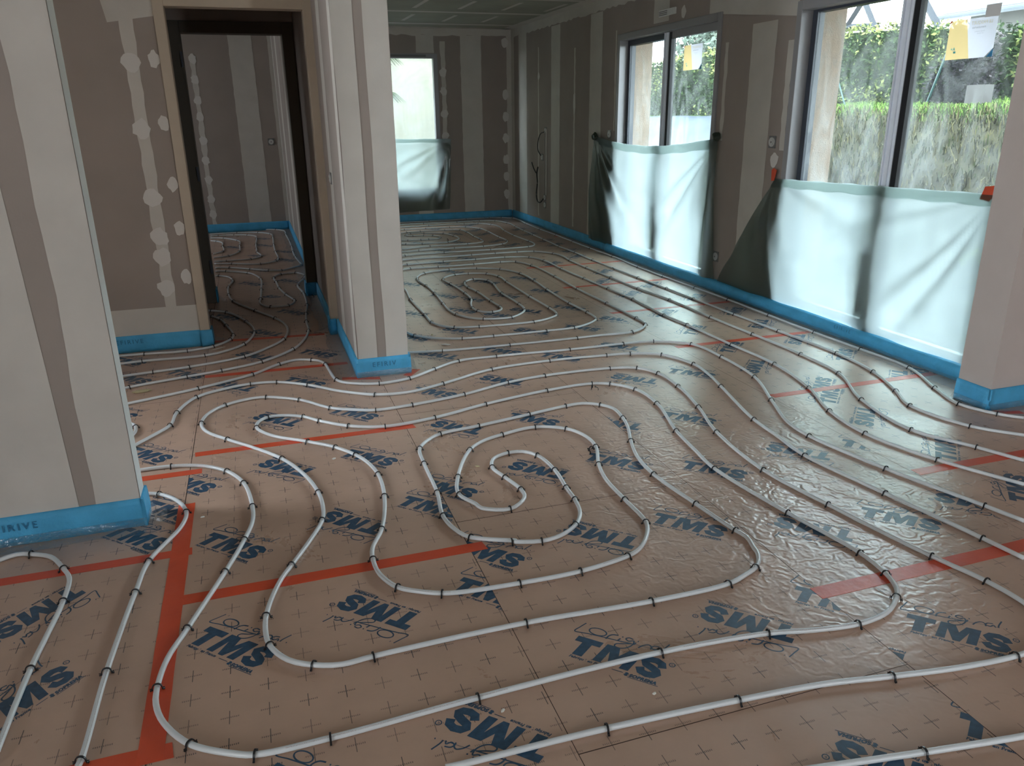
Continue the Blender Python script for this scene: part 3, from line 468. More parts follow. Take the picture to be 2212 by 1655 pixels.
wh = MB()                                                        # second doorway wall down the hallway
wh.box(-4, -.47, 6.9, 7.0, -.1, CZ); wh.box(.44, .47, 6.9, 7.0, -.1, CZ); wh.box(-.47, .44, 6.9, 7.0, 2.16, CZ)
rough_strip(wh, 'y', 6.9, -.9, -.6, 0, CZ)
wh.build('wall_hallway', WM, kind='structure')
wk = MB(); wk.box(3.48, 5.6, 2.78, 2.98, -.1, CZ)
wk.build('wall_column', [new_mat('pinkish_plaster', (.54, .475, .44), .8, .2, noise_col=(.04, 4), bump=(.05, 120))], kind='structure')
wb = MB(); wb.box(-4.2, 2.9, -3.2, -3, -.1, CZ); wb.box(3.3, 5.8, -3.2, -3, -.1, CZ); wb.box(2.9, 3.3, -3.2, -3, 2.15, CZ)  # gap in this unseen wall is added to let in frontal light
wb.build('unseen_wall_back', WM, kind='structure')
wo = MB(); wo.box(5.6, 5.8, -3, -1.9, -.1, CZ); wo.box(5.6, 5.8, -1.4, 2.98, -.1, CZ); wo.box(5.6, 5.8, -1.9, -1.4, 2.2, CZ); wo.build('unseen_wall_side', WM, kind='structure')  # gap in this unseen wall is added as fill from the right
wq = MB(); wq.box(-2.8, -2.6, 3.05, 3.3, -.1, CZ); wq.box(-2.8, -2.6, 4.0, 5.52, -.1, CZ); wq.box(-2.8, -2.6, 3.3, 4.0, 2.0, CZ); wq.box(-2.8, -2.6, 3.3, 4.0, -.1, .7)  # unseen wall set close, its gap sized to light the wall end
wq.box(-4.2, -4, -3.2, -2.4, -.1, CZ); wq.box(-4.2, -4, -2.4, -1.3, 2.15, CZ); wq.box(-4.2, -4, -2.4, -1.3, -.1, .65); wq.box(-4.2, -4, -1.3, 3.05, -.1, CZ); wq.box(-4.2, -4, 5.52, 9.0, -.1, CZ); wq.box(-4.2, -4, 10.2, 11.7, -.1, CZ); wq.box(-4.2, -4, 9.0, 9.6, -.1, CZ); wq.box(-4.2, -4, 9.6, 10.2, -.1, 1.0); wq.box(-4.2, -4, 9.6, 10.2, 1.9, CZ)  # rear gap added to throw light on the right wall and column
wq.build('wall_outer_left_added_gaps', WM, kind='structure')

m_ceil = new_mat('ceiling_board_green_grey', (.33, .33, .275), .8, .2, noise_col=(.1, 2))
ce = MB(); ce.box(-4.2, 5.8, -3.2, 11.7, CZ, CZ+.2)
for y in [x*1.215+9.70 for x in range(-9, 2)]:
    n = 40; vs = []
    for i in range(n+1):
        x = -3.9+9.4*i/n; vs += [(x, y-.06+random.uniform(-.006, .006), CZ-.002), (x, y+.06+random.uniform(-.006, .006), CZ-.002)]
    ce.add(vs, [(2*i, 2*i+2, 2*i+3, 2*i+1) for i in range(n)], 1)
for row, y0 in enumerate([x*1.215+9.70 for x in range(-4, 2)]):
    for k in range(9):
        x = .9+k*.52+(.1 if row % 2 else 0); ce.add([(x, y0-.95, CZ-.0022), (x+.05, y0-.95, CZ-.0022), (x+.04, y0-.3, CZ-.0022), (x-.01, y0-.3, CZ-.0022)], [(0, 1, 2, 3)], 1)
ce.add([(3.60, 3, CZ-.0024), (3.75, 3, CZ-.0024), (3.75, 11.4, CZ-.0024), (3.60, 11.4, CZ-.0024)], [(0, 1, 2, 3)], 1)
ce.add([(.8, 11.28, CZ-.0024), (3.7, 11.28, CZ-.0024), (3.7, 11.4, CZ-.0024), (.8, 11.4, CZ-.0024)], [(0, 1, 2, 3)], 1)
ce.build('ceiling', [m_ceil, m_comp], kind='structure')

# ---------------------------------------------------------------- door linings
def lining(name, x0, x1, y0, y1, zt, wdt, mat):
    d = thing(name, '', '', ((x0+x1)/2, (y0+y1)/2, 0), kind='structure'); cx, cy = d.location.x, d.location.y
    for a, b_ in ((x0, x0+wdt), (x1-wdt, x1)): bevel(MB().box(a-cx, b_-cx, y0-cy, y1-cy, 0, zt+wdt).build('jamb', mat, d), .003)
    bevel(MB().box(x0+wdt-cx, x1-wdt-cx, y0-cy, y1-cy, zt, zt+wdt).build('head_lining', mat, d), .003)
    return d
d1 = lining('door_1', -.44, .495, 5.50, 5.615, 2.115, .062, m_wood)
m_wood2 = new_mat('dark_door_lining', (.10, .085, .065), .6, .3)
d2 = lining('door_2', -.47, .45, 6.88, 7.02, 2.095, .085, m_wood2)
for z in (1.85, 1.0, .25): MB().box(-.38-.01+.0+.0, -.375, 6.86-6.95, 6.885-6.95, z, z+.11).build('hinge', m_dark, d2)

# ---------------------------------------------------------------- windows
def sliding_window(name, y0, y1, zt, ym0, ym1, hd):
    w_ = thing(name, '', '', (3.75, (y0+y1)/2, 0), kind='structure'); yc = (y0+y1)/2
    def B(nm, mat, *bx, par=None):
        mb = MB()
        for b in bx: mb.box(b[0]-3.75, b[1]-3.75, b[2]-yc, b[3]-yc, b[4], b[5])
        return mb.build(nm, mat, par or w_)
    bevel(B('frame', m_alu, (3.735, 3.90, y0, y0+.055, 0, zt), (3.735, 3.90, y1-.055, y1, 0, zt), (3.735, 3.90, y0+.055, y1-.055, zt-.06, zt), (3.735, 3.90, y0+.055, y1-.055, 0, .05)), .004)
    B('outer_rail', m_dark, (3.865, 3.905, y1-.085, y1-.055, .05, zt-.06), (3.865, 3.905, y0+.055, y0+.085, .05, zt-.06), (3.865, 3.905, y0+.085, y1-.085, zt-hd, zt-.06))
    s1 = B('sash', m_dark, (3.83, 3.865, y1-.105, y1-.055, .05, zt-.06), (3.83, 3.865, ym1-.04, ym1, .05, zt-.06), (3.83, 3.865, ym1, y1-.105, zt-hd, zt-.06), (3.83, 3.865, ym1, y1-.105, .05, .13))
    B('glass_pane', m_glass, (3.844, 3.850, ym1, y1-.105, .13, zt-hd), par=s1)
    s2 = B('sash', m_alu, (3.775, 3.815, y0+.055, y0+.085, .05, zt-.06), (3.775, 3.815, y0+.085, ym0, zt-hd-.015, zt-.06), (3.775, 3.815, y0+.085, ym0, .05, .13))
    B('meeting_stile', m_alu_w, (3.765, 3.82, ym0+.035, ym1-.035, .05, zt-.07), (3.755, 3.765, ym0+.055, ym0+.07, .05, zt-.07), (3.755, 3.765, ym1-.06, ym1-.05, .05, zt-.07), par=s2)
    B('seal', m_rubber, (3.77, 3.818, ym0-.008, ym0+.035, .05, zt-.07), (3.78, 3.815, y0+.085, y0+.1, .13, zt-hd-.015), par=s2)
    B('glass_pane', m_glass, (3.794, 3.800, y0+.085, ym0, .13, zt-hd-.015), par=s2)
    B('dark_slit_strip', m_rubber, (3.742, 3.768, ym1-.03, ym1-.005, .2, .64), par=s2)  # added black strip, stands for a dark slit in the sheet
    return w_
win1 = sliding_window('window_1', W1[0], W1[1], W1[2], 6.81, 6.965, .11)
win2 = sliding_window('window_2', W2[0], W2[1], W2[2], 3.93, 4.09, .075)
w3 = thing('window_3', '', '', ((FW[0]+FW[1])/2, 11.4, 0), kind='structure'); cx = w3.location.x
def B3(nm, mat, *bx, par=None):
    mb = MB()
    for b in bx: mb.box(b[0]-cx, b[1]-cx, b[2]-11.4, b[3]-11.4, b[4], b[5])
    return mb.build(nm, mat, par or w3)
fr = B3('frame', m_alu, (FW[0], FW[0]+.06, 11.395, 11.48, FW[2], FW[3]), (FW[1]-.06, FW[1], 11.395, 11.48, FW[2], FW[3]), (FW[0]+.06, FW[1]-.06, 11.395, 11.48, FW[3]-.06, FW[3]), (FW[0]+.06, FW[1]-.06, 11.395, 11.48, FW[2], FW[2]+.05))
B3('glass_pane', m_glass, (FW[0]+.06, FW[1]-.06, 11.45, 11.456, FW[2]+.05, FW[3]-.06), par=fr)
B3('trickle_vent', m_boxd, (1.8, 2.5, 11.375, 11.395, 2.245, 2.275))
win1v = thing('air_vent', 'white slotted trickle vent on the wall above the smaller sliding window', 'vent', (3.75, 6.86, 2.33))
bevel(MB().box(-.018, 0, -.16, .14, -.028, .028).build('housing', m_white_pl, win1v), .004)
for k in range(3):
    MB().box(-.0195, -.017, -.02, .13, -.018+k*.014, -.012+k*.014).build('slot', m_boxd, win1v)

# stickers on the glass, read from behind
def sticker(name, label, y0, z0, wdt, hgt, tilt):
    s = thing(name, label, 'sticker', (3.792, y0, z0), 0)
    s.rotation_euler = (tilt, 0, 0)
    m_y = film_mat('sticker_sand', (.9, .8, .6), .25, (.95, .82, .55), (.80, .68, .42), .02); m_w = film_mat('sticker_white', (.9, .9, .92), .25, (.9, .9, .95), (.8, .8, .82), .02); m_b = new_mat('sticker_blue', (.05, .28, .55), .5)
    m_g = new_mat('sticker_text_grey', (.35, .36, .38), .5); m_t = new_mat('sticker_teal', (.08, .55, .62), .5); m_o = new_mat('sticker_orange', (.65, .16, .05), .5); m_gold = new_mat('sticker_gold', (.62, .55, .36), .5)
    # local: a runs along +picture right (= -Y), b up ; mirrored lettering
    def q(nm, mat, P, off):
        v = [(-off, -a*wdt, b*hgt) for a, b in P]; v2 = [(-off-.0006, y, z) for _, y, z in v]; n = len(P)
        return MB().add(v+v2, [tuple(range(n)), tuple(range(2*n-1, n-1, -1))]+[(i, n+i, n+(i+1) % n, (i+1) % n) for i in range(n)]).build(nm, mat, s)
    q('sand_panel', m_y, [(0, 0), (.52, 0), (.36, 1), (.06, 1), (0, .88)], 0)
    q('white_panel', m_w, [(.5205, 0), (.84, 0), (1, .22), (1, 1), (.361, 1)], 0)
    q('blue_corner', m_b, [(.88, 0), (1, 0), (1, .2)], 0); q('orange_corner', m_o, [(0, .9), (.055, 1), (0, 1)], 0)
    def T(nm, txt, size, a, b, mat, bold=0):
        v, fs = text2d(txt, size*hgt, 0, bold, 1.05)
        mx = max(p[0] for p in v)
        MB().add([(-.0012, -(a*wdt+mx-p), b*hgt+r_) for p, r_ in v], fs).build(nm, mat, s)
    T('lettering', 'LE PASQUET', .115, .47, .84, m_gold, .0002); T('lettering', 'menuiseries', .085, .5, .74, m_g, .0002)
    T('lettering', 'Portes et fenêtres', .04, .56, .65, m_g); T('lettering', 'sur mesure', .04, .62, .60, m_g)
    T('lettering', 'A+', .12, .10, .23, m_t, .0006)
    q('teal_bar', m_t, [(.17, .16), (.22, .16), (.22, .21), (.17, .21)], .0017)
    return s
sticker('window_sticker', 'sand and white supplier sticker with blue corner on the large sliding window', 3.712, 1.733, .305, .20, .0)
sticker('window_sticker', 'supplier sticker with narrow orange-sand panel on the smaller sliding window', 6.603, 1.828, .305, .205, .0)
tag(MB().box(3.7905, 3.7915, 3.40, 3.49, 1.93, 1.99).build('tape_piece', m_white_pl), 'whitish strip of tape above the sticker on the large window', 'tape')

# ---------------------------------------------------------------- plastic dust sheets
def sheet(name, label, TL, TR, BL, BR, plane, sag, folds, nu=110, nv=60, group=None, seedv=0, hem=.09):
    """corners as (along, z); hangs toward the room by small folds"""
    vs = []
    for j in range(nv+1):
        v = j/nv
        for i in range(nu+1):
            u = i/nu
            top = Vector(TL).lerp(Vector(TR), u); bot = Vector(BL).lerp(Vector(BR), u)
            top.y -= sag*math.sin(PI*u); bot.y += .012*noise.noise(Vector((u*9, seedv, 1)))
            p = top.lerp(bot, v)
            edge = .012*noise.noise(Vector((v*5, seedv+3, 0)))
            if i in (0, nu): p.x += edge
            d = .012
            for cx_, sg in ((0, 1), (1, -1)):
                du = abs(u-cx_)*abs(TR[0]-TL[0]); dz = v*1.05; r_ = math.hypot(du, dz)+1e-6; th = math.atan2(dz, du)
                fal = math.exp(-((du)/.75)**2)
                d += folds*fal*min(r_, .8)*(.5+.5*math.sin(th*15+2*math.sin(th*7+seedv)))*(.4+.6*math.sin(PI*v))
            d += folds*.5*(.5+.5*noise.noise(Vector((u*5+seedv, v*2.2, 0))))*math.sin(PI*min(1, v*1.02))
            d += .012*(noise.noise(Vector((u*14, v*9, seedv)))+1)*v*(1-v)*2
            if v < .06: d += .018*(1-v/.06)*abs(math.sin(u*7))
            vs.append((3.742-d, p.x, p.y) if plane == 'x' else (p.x, 11.392-d, p.y))
    fs = [(j*(nu+1)+i, j*(nu+1)+i+1, (j+1)*(nu+1)+i+1, (j+1)*(nu+1)+i) for j in range(nv) for i in range(nu)]
    mb = MB().add(vs, fs); rows = max(3, int(nv*hem)); q = nu+1
    hv = [(x-.006 if plane == 'x' else x, y-(.006 if plane == 'y' else 0), z-.004*math.sin(i*.37)) for i, (x, y, z) in enumerate(vs[:rows*q])]
    mb.add(hv, [(j*q+i, j*q+i+1, (j+1)*q+i+1, (j+1)*q+i) for j in range(rows-1) for i in range(nu)])
    return tag(mb.build(name, m_film, smooth=True), label, 'plastic sheet', group)
sheet('dust_sheet', 'pale green plastic sheet hanging over the lower half of the smaller sliding window', (8.36, 1.24), (5.85, 1.27), (8.47, .085), (5.76, .085), 'x', .085, .085, seedv=2)
sheet('dust_sheet', 'wide plastic sheet stretched across the lower half of the large sliding window', (5.046, 1.0), (3.16, 1.045), (5.73, .085), (3.10, .085), 'x', .0, .06, seedv=5)
sheet('dust_sheet', 'dark translucent plastic sheet below the far window', (1.1, 1.21), (2.81, 1.16), (1.1, .12), (2.76, .17), 'y', .01, .05, 60, 40, seedv=9)
def gather(y, z, s, col, label, r_=.05):
    vs = []; fs = []; nn = 12
    bm = bmesh.new(); bmesh.ops.create_icosphere(bm, subdivisions=3, radius=r_)
    for v in bm.verts:
        k = 1+.35*noise.noise(v.co*30+Vector((s, 0, 0))); v.co = Vector((v.co.x*.45*k, v.co.y*k*1.2, v.co.z*k*.8))
    bm.verts.index_update()
    mb = MB().add([(v.co.x+3.715, v.co.y+y, v.co.z+z) for v in bm.verts], [tuple(v.index for v in g.verts) for g in bm.faces]); bm.free()
    return tag(mb.build('sheet_knot', col, smooth=True), label, 'knot')
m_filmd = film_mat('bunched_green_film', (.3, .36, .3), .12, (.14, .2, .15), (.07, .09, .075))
gather(8.33, 1.235, 1, m_filmd, 'bunched corner of dust sheet knotted left of the smaller window')
gather(5.87, 1.285, 2, m_filmd, 'bunched corner of dust sheet knotted right of the smaller window', .045)
def flag(y, z, pts, label):
    v = [(3.722, y+a, z+b) for a, b in pts]; n = len(v); v += [(3.719, p[1], p[2]) for p in v]
    return tag(MB().add(v, [tuple(range(n)), tuple(range(2*n-1, n-1, -1))]+[(i, (i+1) % n, n+(i+1) % n, n+i) for i in range(n)]).build('tape_piece', m_tape), label, 'tape')
flag(5.06, 1.03, [(.025, -.05), (-.01, -.045), (-.03, .03), (.005, .045), (.03, .03)], 'red orange tape piece at the left top corner of the large dust sheet')
flag(3.20, 1.05, [(.06, -.035), (.0, -.045), (-.03, .0), (-.02, .04), (.04, .03)], 'red orange tape piece at the right top corner of the large dust sheet')

# ---------------------------------------------------------------- blue edge foam round the walls with its clear skirt
def foam(label, pts, side, h=.112, bulge=0, text=None, tpos=0, skirt=.13, n_skirt=None):
    """pts: polyline at the wall foot; side: unit normal sign (left of travel = +1)"""
    t = thing('edge_foam_strip', label, 'edge strip', (pts[0][0], pts[0][1], 0)); o = Vector((pts[0][0], pts[0][1], 0))
    P = []
    for i in range(len(pts)-1):
        a, b_ = Vector(pts[i]), Vector(pts[i+1]); n = max(1, int((b_-a).length/.05))
        P += [a.lerp(b_, k/n) for k in range(n)]
    P.append(Vector(pts[-1])); N_ = []
    for i, p in enumerate(P):
        d1_ = (P[min(i+1, len(P)-1)]-P[max(i-1, 0)])
        # corners: average
        q = Vector((-d1_.y, d1_.x)).normalized()*side; N_.append(q)
    prof = [(.004, .001), (.016+bulge*.6, .004), (.018+bulge*.9, .03), (.016+bulge, .065), (.014+bulge*.75, .095), (.011+bulge*.25, h), (.003, h+.001)]
    vs = []; m_ = len(prof)
    for i, (p, q) in enumerate(zip(P, N_)):
        jit = .004*noise.noise(Vector((p.x*3, p.y*3, 0)))
        for d, z in prof: vs.append((p.x+q.x*(d+jit*(d > .005))-o.x, p.y+q.y*(d+jit*(d > .005))-o.y, z+(.004*noise.noise(Vector((p.x*2, p.y*2, 4))) if z > .05 else 0)))
    fs = [(i*m_+j, i*m_+j+1, (i+1)*m_+j+1, (i+1)*m_+j) for i in range(len(P)-1) for j in range(m_-1)]
    fs += [tuple(range(m_-1, -1, -1)), tuple((len(P)-1)*m_+j for j in range(m_))]
    mb = MB().add(vs, fs)
    if text:
        a, b_ = Vector(pts[text[1]]), Vector(pts[text[1]+1]); d = (b_-a).normalized(); q = Vector((-d.y, d.x))*side
        if text[3] < 0: d = -d
        tv, tf = text2d(text[0], .034, 0, .0, 1.5); base = a.lerp(b_, text[2])
        mb.add([(base.x+d.x*x+q.x*(.0215+bulge*.95)-o.x, base.y+d.y*x+q.y*(.0215+bulge*.95)-o.y, .066+y) for x, y in tv], tf, 1)
    mb.build('foam_band', [m_blue_foam, m_foam_ink], t, smooth=True)
    if skirt:
        vs = []; K_ = 7
        for i, (p, q) in enumerate(zip(P, N_)):
            wd = skirt*(1+.35*noise.noise(Vector((p.x*4, p.y*4, 7))))
            for j in range(K_):
                s_ = j/(K_-1); z = .030*(1-s_)**2+.0025+.007*abs(noise.noise(Vector((p.x*14, p.y*14, s_*5))))*math.sin(PI*s_)
                d = .021+bulge+s_*wd
                vs.append((p.x+q.x*d-o.x, p.y+q.y*d-o.y, z))
        MB().add(vs, [(i*K_+j, i*K_+j+1, (i+1)*K_+j+1, (i+1)*K_+j) for i in range(len(P)-1) for j in range(K_-1)]).build('clear_flap', m_clear, t, smooth=True)
    return t
foam('blue edge foam along the foot of the right wall as far as the smaller window', [(3.75, 11.38), (3.75, 7.95)], -1, text=('EFIRIVE', 0, .5, 1), skirt=.10)
foam('bulging blue edge foam under both sliding windows', [(3.75, 7.95), (3.75, 3.0)], -1, h=.10, bulge=.05, text=('EFIRIVE', 0, .76, 1), skirt=.09)
foam('blue edge foam at the foot of the far wall with the bright window', [(3.73, 11.4), (.8, 11.4)], 1, skirt=.05)
def box_foam(label, faces, text=None):
    """faces: list of (p0, p1, outward normal)"""
    t = thing('edge_foam_strip', label, 'edge strip', (faces[0][0][0], faces[0][0][1], 0)); o = Vector((faces[0][0][0], faces[0][0][1]))
    mb = MB()
    for (a, b_, q, sk) in faces:
        a, b_, q = Vector(a), Vector(b_), Vector(q); n = max(2, int((b_-a).length/.04)); prof = [(.0015, 0), (.013, .0), (.0145, .04), (.013, .09), (.011, .112), (.0015, .114)]; m_ = len(prof); vs = []
        for i in range(n+1):
            p = a.lerp(b_, i/n); w_ = .003*noise.noise(Vector((p.x*6, p.y*6, 0)))
            for d, z in prof: vs.append((p.x+q.x*(d+w_*(d > .01))-o.x, p.y+q.y*(d+w_*(d > .01))-o.y, z+.0005))
        mb.add(vs, [(i*m_+j, i*m_+j+1, (i+1)*m_+j+1, (i+1)*m_+j) for i in range(n) for j in range(m_-1)]+[tuple(range(m_)), tuple(n*m_+j for j in range(m_))])
    if text:
        tv, tf = text2d(text[0], .04, 0, .0, 1.35); x0, y0, dx, dy, qx, qy = text[1]
        mb.add([(x0+dx*x+qx*.018-o.x, y0+dy*x+qy*.018-o.y, .062+y) for x, y in tv], tf, 1)
    mb.build('foam_band', [m_blue_foam, m_foam_ink], t, smooth=True)
    for (a, b_, q, sk) in faces:
        if not sk: continue
        a, b_, q = Vector(a), Vector(b_), Vector(q); n = max(3, int((b_-a).length/.025)); vs = []; K_ = 7
        for i in range(n+1):
            p = a.lerp(b_, i/n); wd = sk*(1+.4*noise.noise(Vector((p.x*5, p.y*5, 7))))
            for j in range(K_):
                s_ = j/(K_-1); z = .035*(1-s_)**2+.0025+.008*abs(noise.noise(Vector((p.x*16, p.y*16, s_*5))))*math.sin(PI*s_); d = .0185+s_*wd
                vs.append((p.x+q.x*d-o.x, p.y+q.y*d-o.y, z))
        MB().add(vs, [(i*K_+j, i*K_+j+1, (i+1)*K_+j+1, (i+1)*K_+j) for i in range(n) for j in range(K_-1)]).build('clear_flap', m_clear, t, smooth=True)
    return t
box_foam('blue lettered edge foam wrapped round the foot of the central wall end', [((.485, 5.49), (.485, 4.437), (-1, 0), .09), ((.472, 4.45), (.798, 4.45), (0, -1), .03), ((.785, 4.437), (.785, 5.6), (1, 0), .05)], ('EFIRIV', (.565, 4.45, 1, 0, 0, -1)))
box_foam('blue lettered edge foam at the foot of the wall left of the doorway', [((-2.0, 5.52), (-.427, 5.52), (0, -1), 0), ((-.378, 5.51), (-.378, 5.62), (1, 0), .12), ((-.44, 5.50), (-.365, 5.50), (0, -1), 0)], ('EFIRIVE', (-.97, 5.52, 1, 0, 0, -1)))
box_foam('blue edge foam on the right door jamb of the nearer doorway', [((.42, 5.50), (.47, 5.50), (0, -1), 0), ((.433, 5.49), (.433, 5.62), (-1, 0), .10)])
box_foam('blue lettered edge foam round the foot of the left partition end', [((-2.4, 2.95), (-.522, 2.95), (0, -1), .06), ((-.535, 2.937), (-.535, 3.063), (1, 0), .05)], ('IRIVE', (-1.0, 2.95, 1, 0, 0, -1)))
box_foam('blue edge foam wrapped round the foot of the right column', [((3.48, 2.98), (3.48, 2.767), (-1, 0), .05), ((3.467, 2.78), (5.2, 2.78), (0, -1), .04)])
box_foam('blue edge foam along the hallway wall beyond the first doorway', [((.455, 5.62), (.455, 6.87), (-1, 0), .08)])
box_foam('blue edge foam at the foot of the left jamb of the second doorway', [((-.62, 6.90), (-.385, 6.90), (0, -1), 0), ((-.385, 6.88), (-.385, 7.02), (1, 0), .05)])
box_foam('blue edge foam at the foot of the right jamb of the second doorway', [((.365, 6.88), (.45, 6.88), (0, -1), 0), ((.365, 6.87), (.365, 7.02), (-1, 0), .04)])
box_foam('blue edge foam round the end of the dark room past both doorways', [((.455, 7.03), (.455, 11.39), (-1, 0), .12), ((-3.0, 11.4), (.45, 11.4), (0, -1), 0)])

# ---------------------------------------------------------------- orange tape
def tape(label, a, b_, wd=.055, z=.0006):
    a, b_ = Vector(a), Vector(b_); d = (b_-a); L_ = d.length; d.normalize(); q = Vector((-d.y, d.x)); n = max(2, int(L_/.06)); o = a
    top = []; bot = []
    for i in range(n+1):
        p = a+d*L_*i/n-o; k = wd/2*(1+.04*noise.noise(Vector((p.x*9, p.y*9, 2)))); zz = .0003*random.random()
        e = .012*random.random() if i in (0, n) else 0
        top += [(p.x+q.x*k, p.y+q.y*k, z+zz), (p.x+q.x*(-k)+d.x*e, p.y+q.y*(-k)+d.y*e, z+.0003*random.random())]
    vs = top+[(x, y, .0001) for x, y, _ in top]; m_ = 2*(n+1)
    fs = [(2*i, 2*i+1, 2*i+3, 2*i+2) for i in range(n)]+[(m_+2*i, m_+2*i+2, m_+2*i+3, m_+2*i+1) for i in range(n)]
    fs += [(2*i, 2*i+2, m_+2*i+2, m_+2*i) for i in range(n)]+[(2*i+1, m_+2*i+1, m_+2*i+3, 2*i+3) for i in range(n)]+[(0, m_, m_+1, 1), (2*n, 2*n+1, m_+2*n+1, m_+2*n)]
    ob = MB().add(vs, fs).build('floor_tape', m_tape); ob.location = (a.x, a.y, 0)
    return tag(ob, label, 'tape')
tape('orange tape strip crossing the left foreground to below the spiral centre', (-.38, 2.368), (.653, 2.368), .056)
tape('orange tape strip running under the tight pipe turn left of centre', (-.39, 3.583), (.639, 3.583), .05)
tape('short orange tape strip in front of the left partition end', (-.80, 3.388), (-.35, 3.386), .05)
tape('orange tape strip running left to right below the left partition', (-1.5, 2.684), (-.352, 2.682), .05)
tape('long broad orange tape strip running toward the camera at lower left', (-.392, 3.075), (-.392, 1.68), .062, .0010)
tape('orange tape strip at the bottom left corner of the picture', (-1.4, 1.702), (-.345, 1.70), .055)
tape('orange tape strip across the crumpled boards at lower right', (1.583, 1.727), (2.62, 1.73), .062)
tape('orange tape strip at the right edge of the picture level with the column', (2.571, 2.325), (3.75, 2.315), .055)
tape('pale orange tape strip left of the foot of the right column', (2.57, 3.338), (3.70, 3.34), .052)
tape('orange tape strip ending at the middle of the large window', (2.56, 4.352), (3.66, 4.358), .05)
tape('thin orange tape strip with a torn left end, level with the gap between the windows', (2.552, 5.352), (3.66, 5.362), .045)
tape('orange tape strip in front of the smaller window', (2.556, 6.352), (3.64, 6.364), .045)
tape('farthest orange tape strip of the window side', (2.565, 7.368), (3.66, 7.376), .045)
tape('crumpled orange tape piece at the front left foot of the central wall end', (.38, 4.47), (.595, 4.40), .045)
tape('orange tape piece at the front right foot of the central wall end', (.76, 4.385), (.84, 4.49), .05)
tape('orange tape strip leading to the foot of the central wall end', (-.40, 4.79), (.452, 4.77), .05)
tape('dim orange tape strip inside the first doorway', (-.40, 5.60), (.38, 5.53), .05)
tape('red tape piece on the floor in front of the right column', (3.47, 2.755), (3.62, 2.70), .04)
tape('small red tape piece at the foot of the right wall', (3.60, 9.26), (3.68, 9.27), .05)
tape('dim red tape strip just behind the left door jamb', (-.55, 6.35), (-.52, 6.75), .05)

# ---------------------------------------------------------------- clips
def clip_mesh():
    mb = MB(); wd = .0026                                        # half width along the pipe
    path = [(-.0185, .0012), (-.0150, .004), (-.0125, .007), (-.0118, .013)]
    path += [(-.0112*math.cos(a), .0125+.0092*math.sin(a)) for a in [PI*(.12+.76*k/7) for k in range(8)]]
    path += [(.0118, .013), (.0125, .007), (.0150, .004), (.0185, .0012)]
    th = .0013; vs = []
    for i, (y, z) in enumerate(path):
        a = path[max(0, i-1)]; b_ = path[min(len(path)-1, i+1)]; t = Vector((b_[0]-a[0], b_[1]-a[1])).normalized(); q = Vector((-t.y, t.x))*th
        vs += [(-wd, y+q.x, z+q.y), (wd, y+q.x, z+q.y), (wd, y-q.x, z-q.y), (-wd, y-q.x, z-q.y)]
    n = len(path); fs = [(4*i+j, 4*i+(j+1) % 4, 4*i+4+(j+1) % 4, 4*i+4+j) for i in range(n-1) for j in range(4)]+[(3, 2, 1, 0), (4*n-4, 4*n-3, 4*n-2, 4*n-1)]
    mb.add(vs, fs)
    for s in (-1, 1):                                            # barbs
        for z0, z1 in ((.001, .0045), (.0055, .009)):
            mb.add([(-.0016, s*.0125, z0+.002), (.0016, s*.0125, z0+.002), (.001, s*.0195, z1), (-.001, s*.0195, z1), (-.0016, s*.0125, z0), (.0016, s*.0125, z0), (.001, s*.0195, z1-.0012), (-.001, s*.0195, z1-.0012)],
                   [(0, 1, 2, 3), (7, 6, 5, 4), (0, 4, 5, 1), (1, 5, 6, 2), (2, 6, 7, 3), (3, 7, 4, 0)])
        mb.box(-.0014, .0014, s*.0125-.0012, s*.0125+.0012, .0002, .006)
    me = bpy.data.meshes.new('pipe_clip'); me.from_pydata(mb.v, [], mb.f); me.materials.append(m_clip); me.update(); return me
CM = clip_mesh()

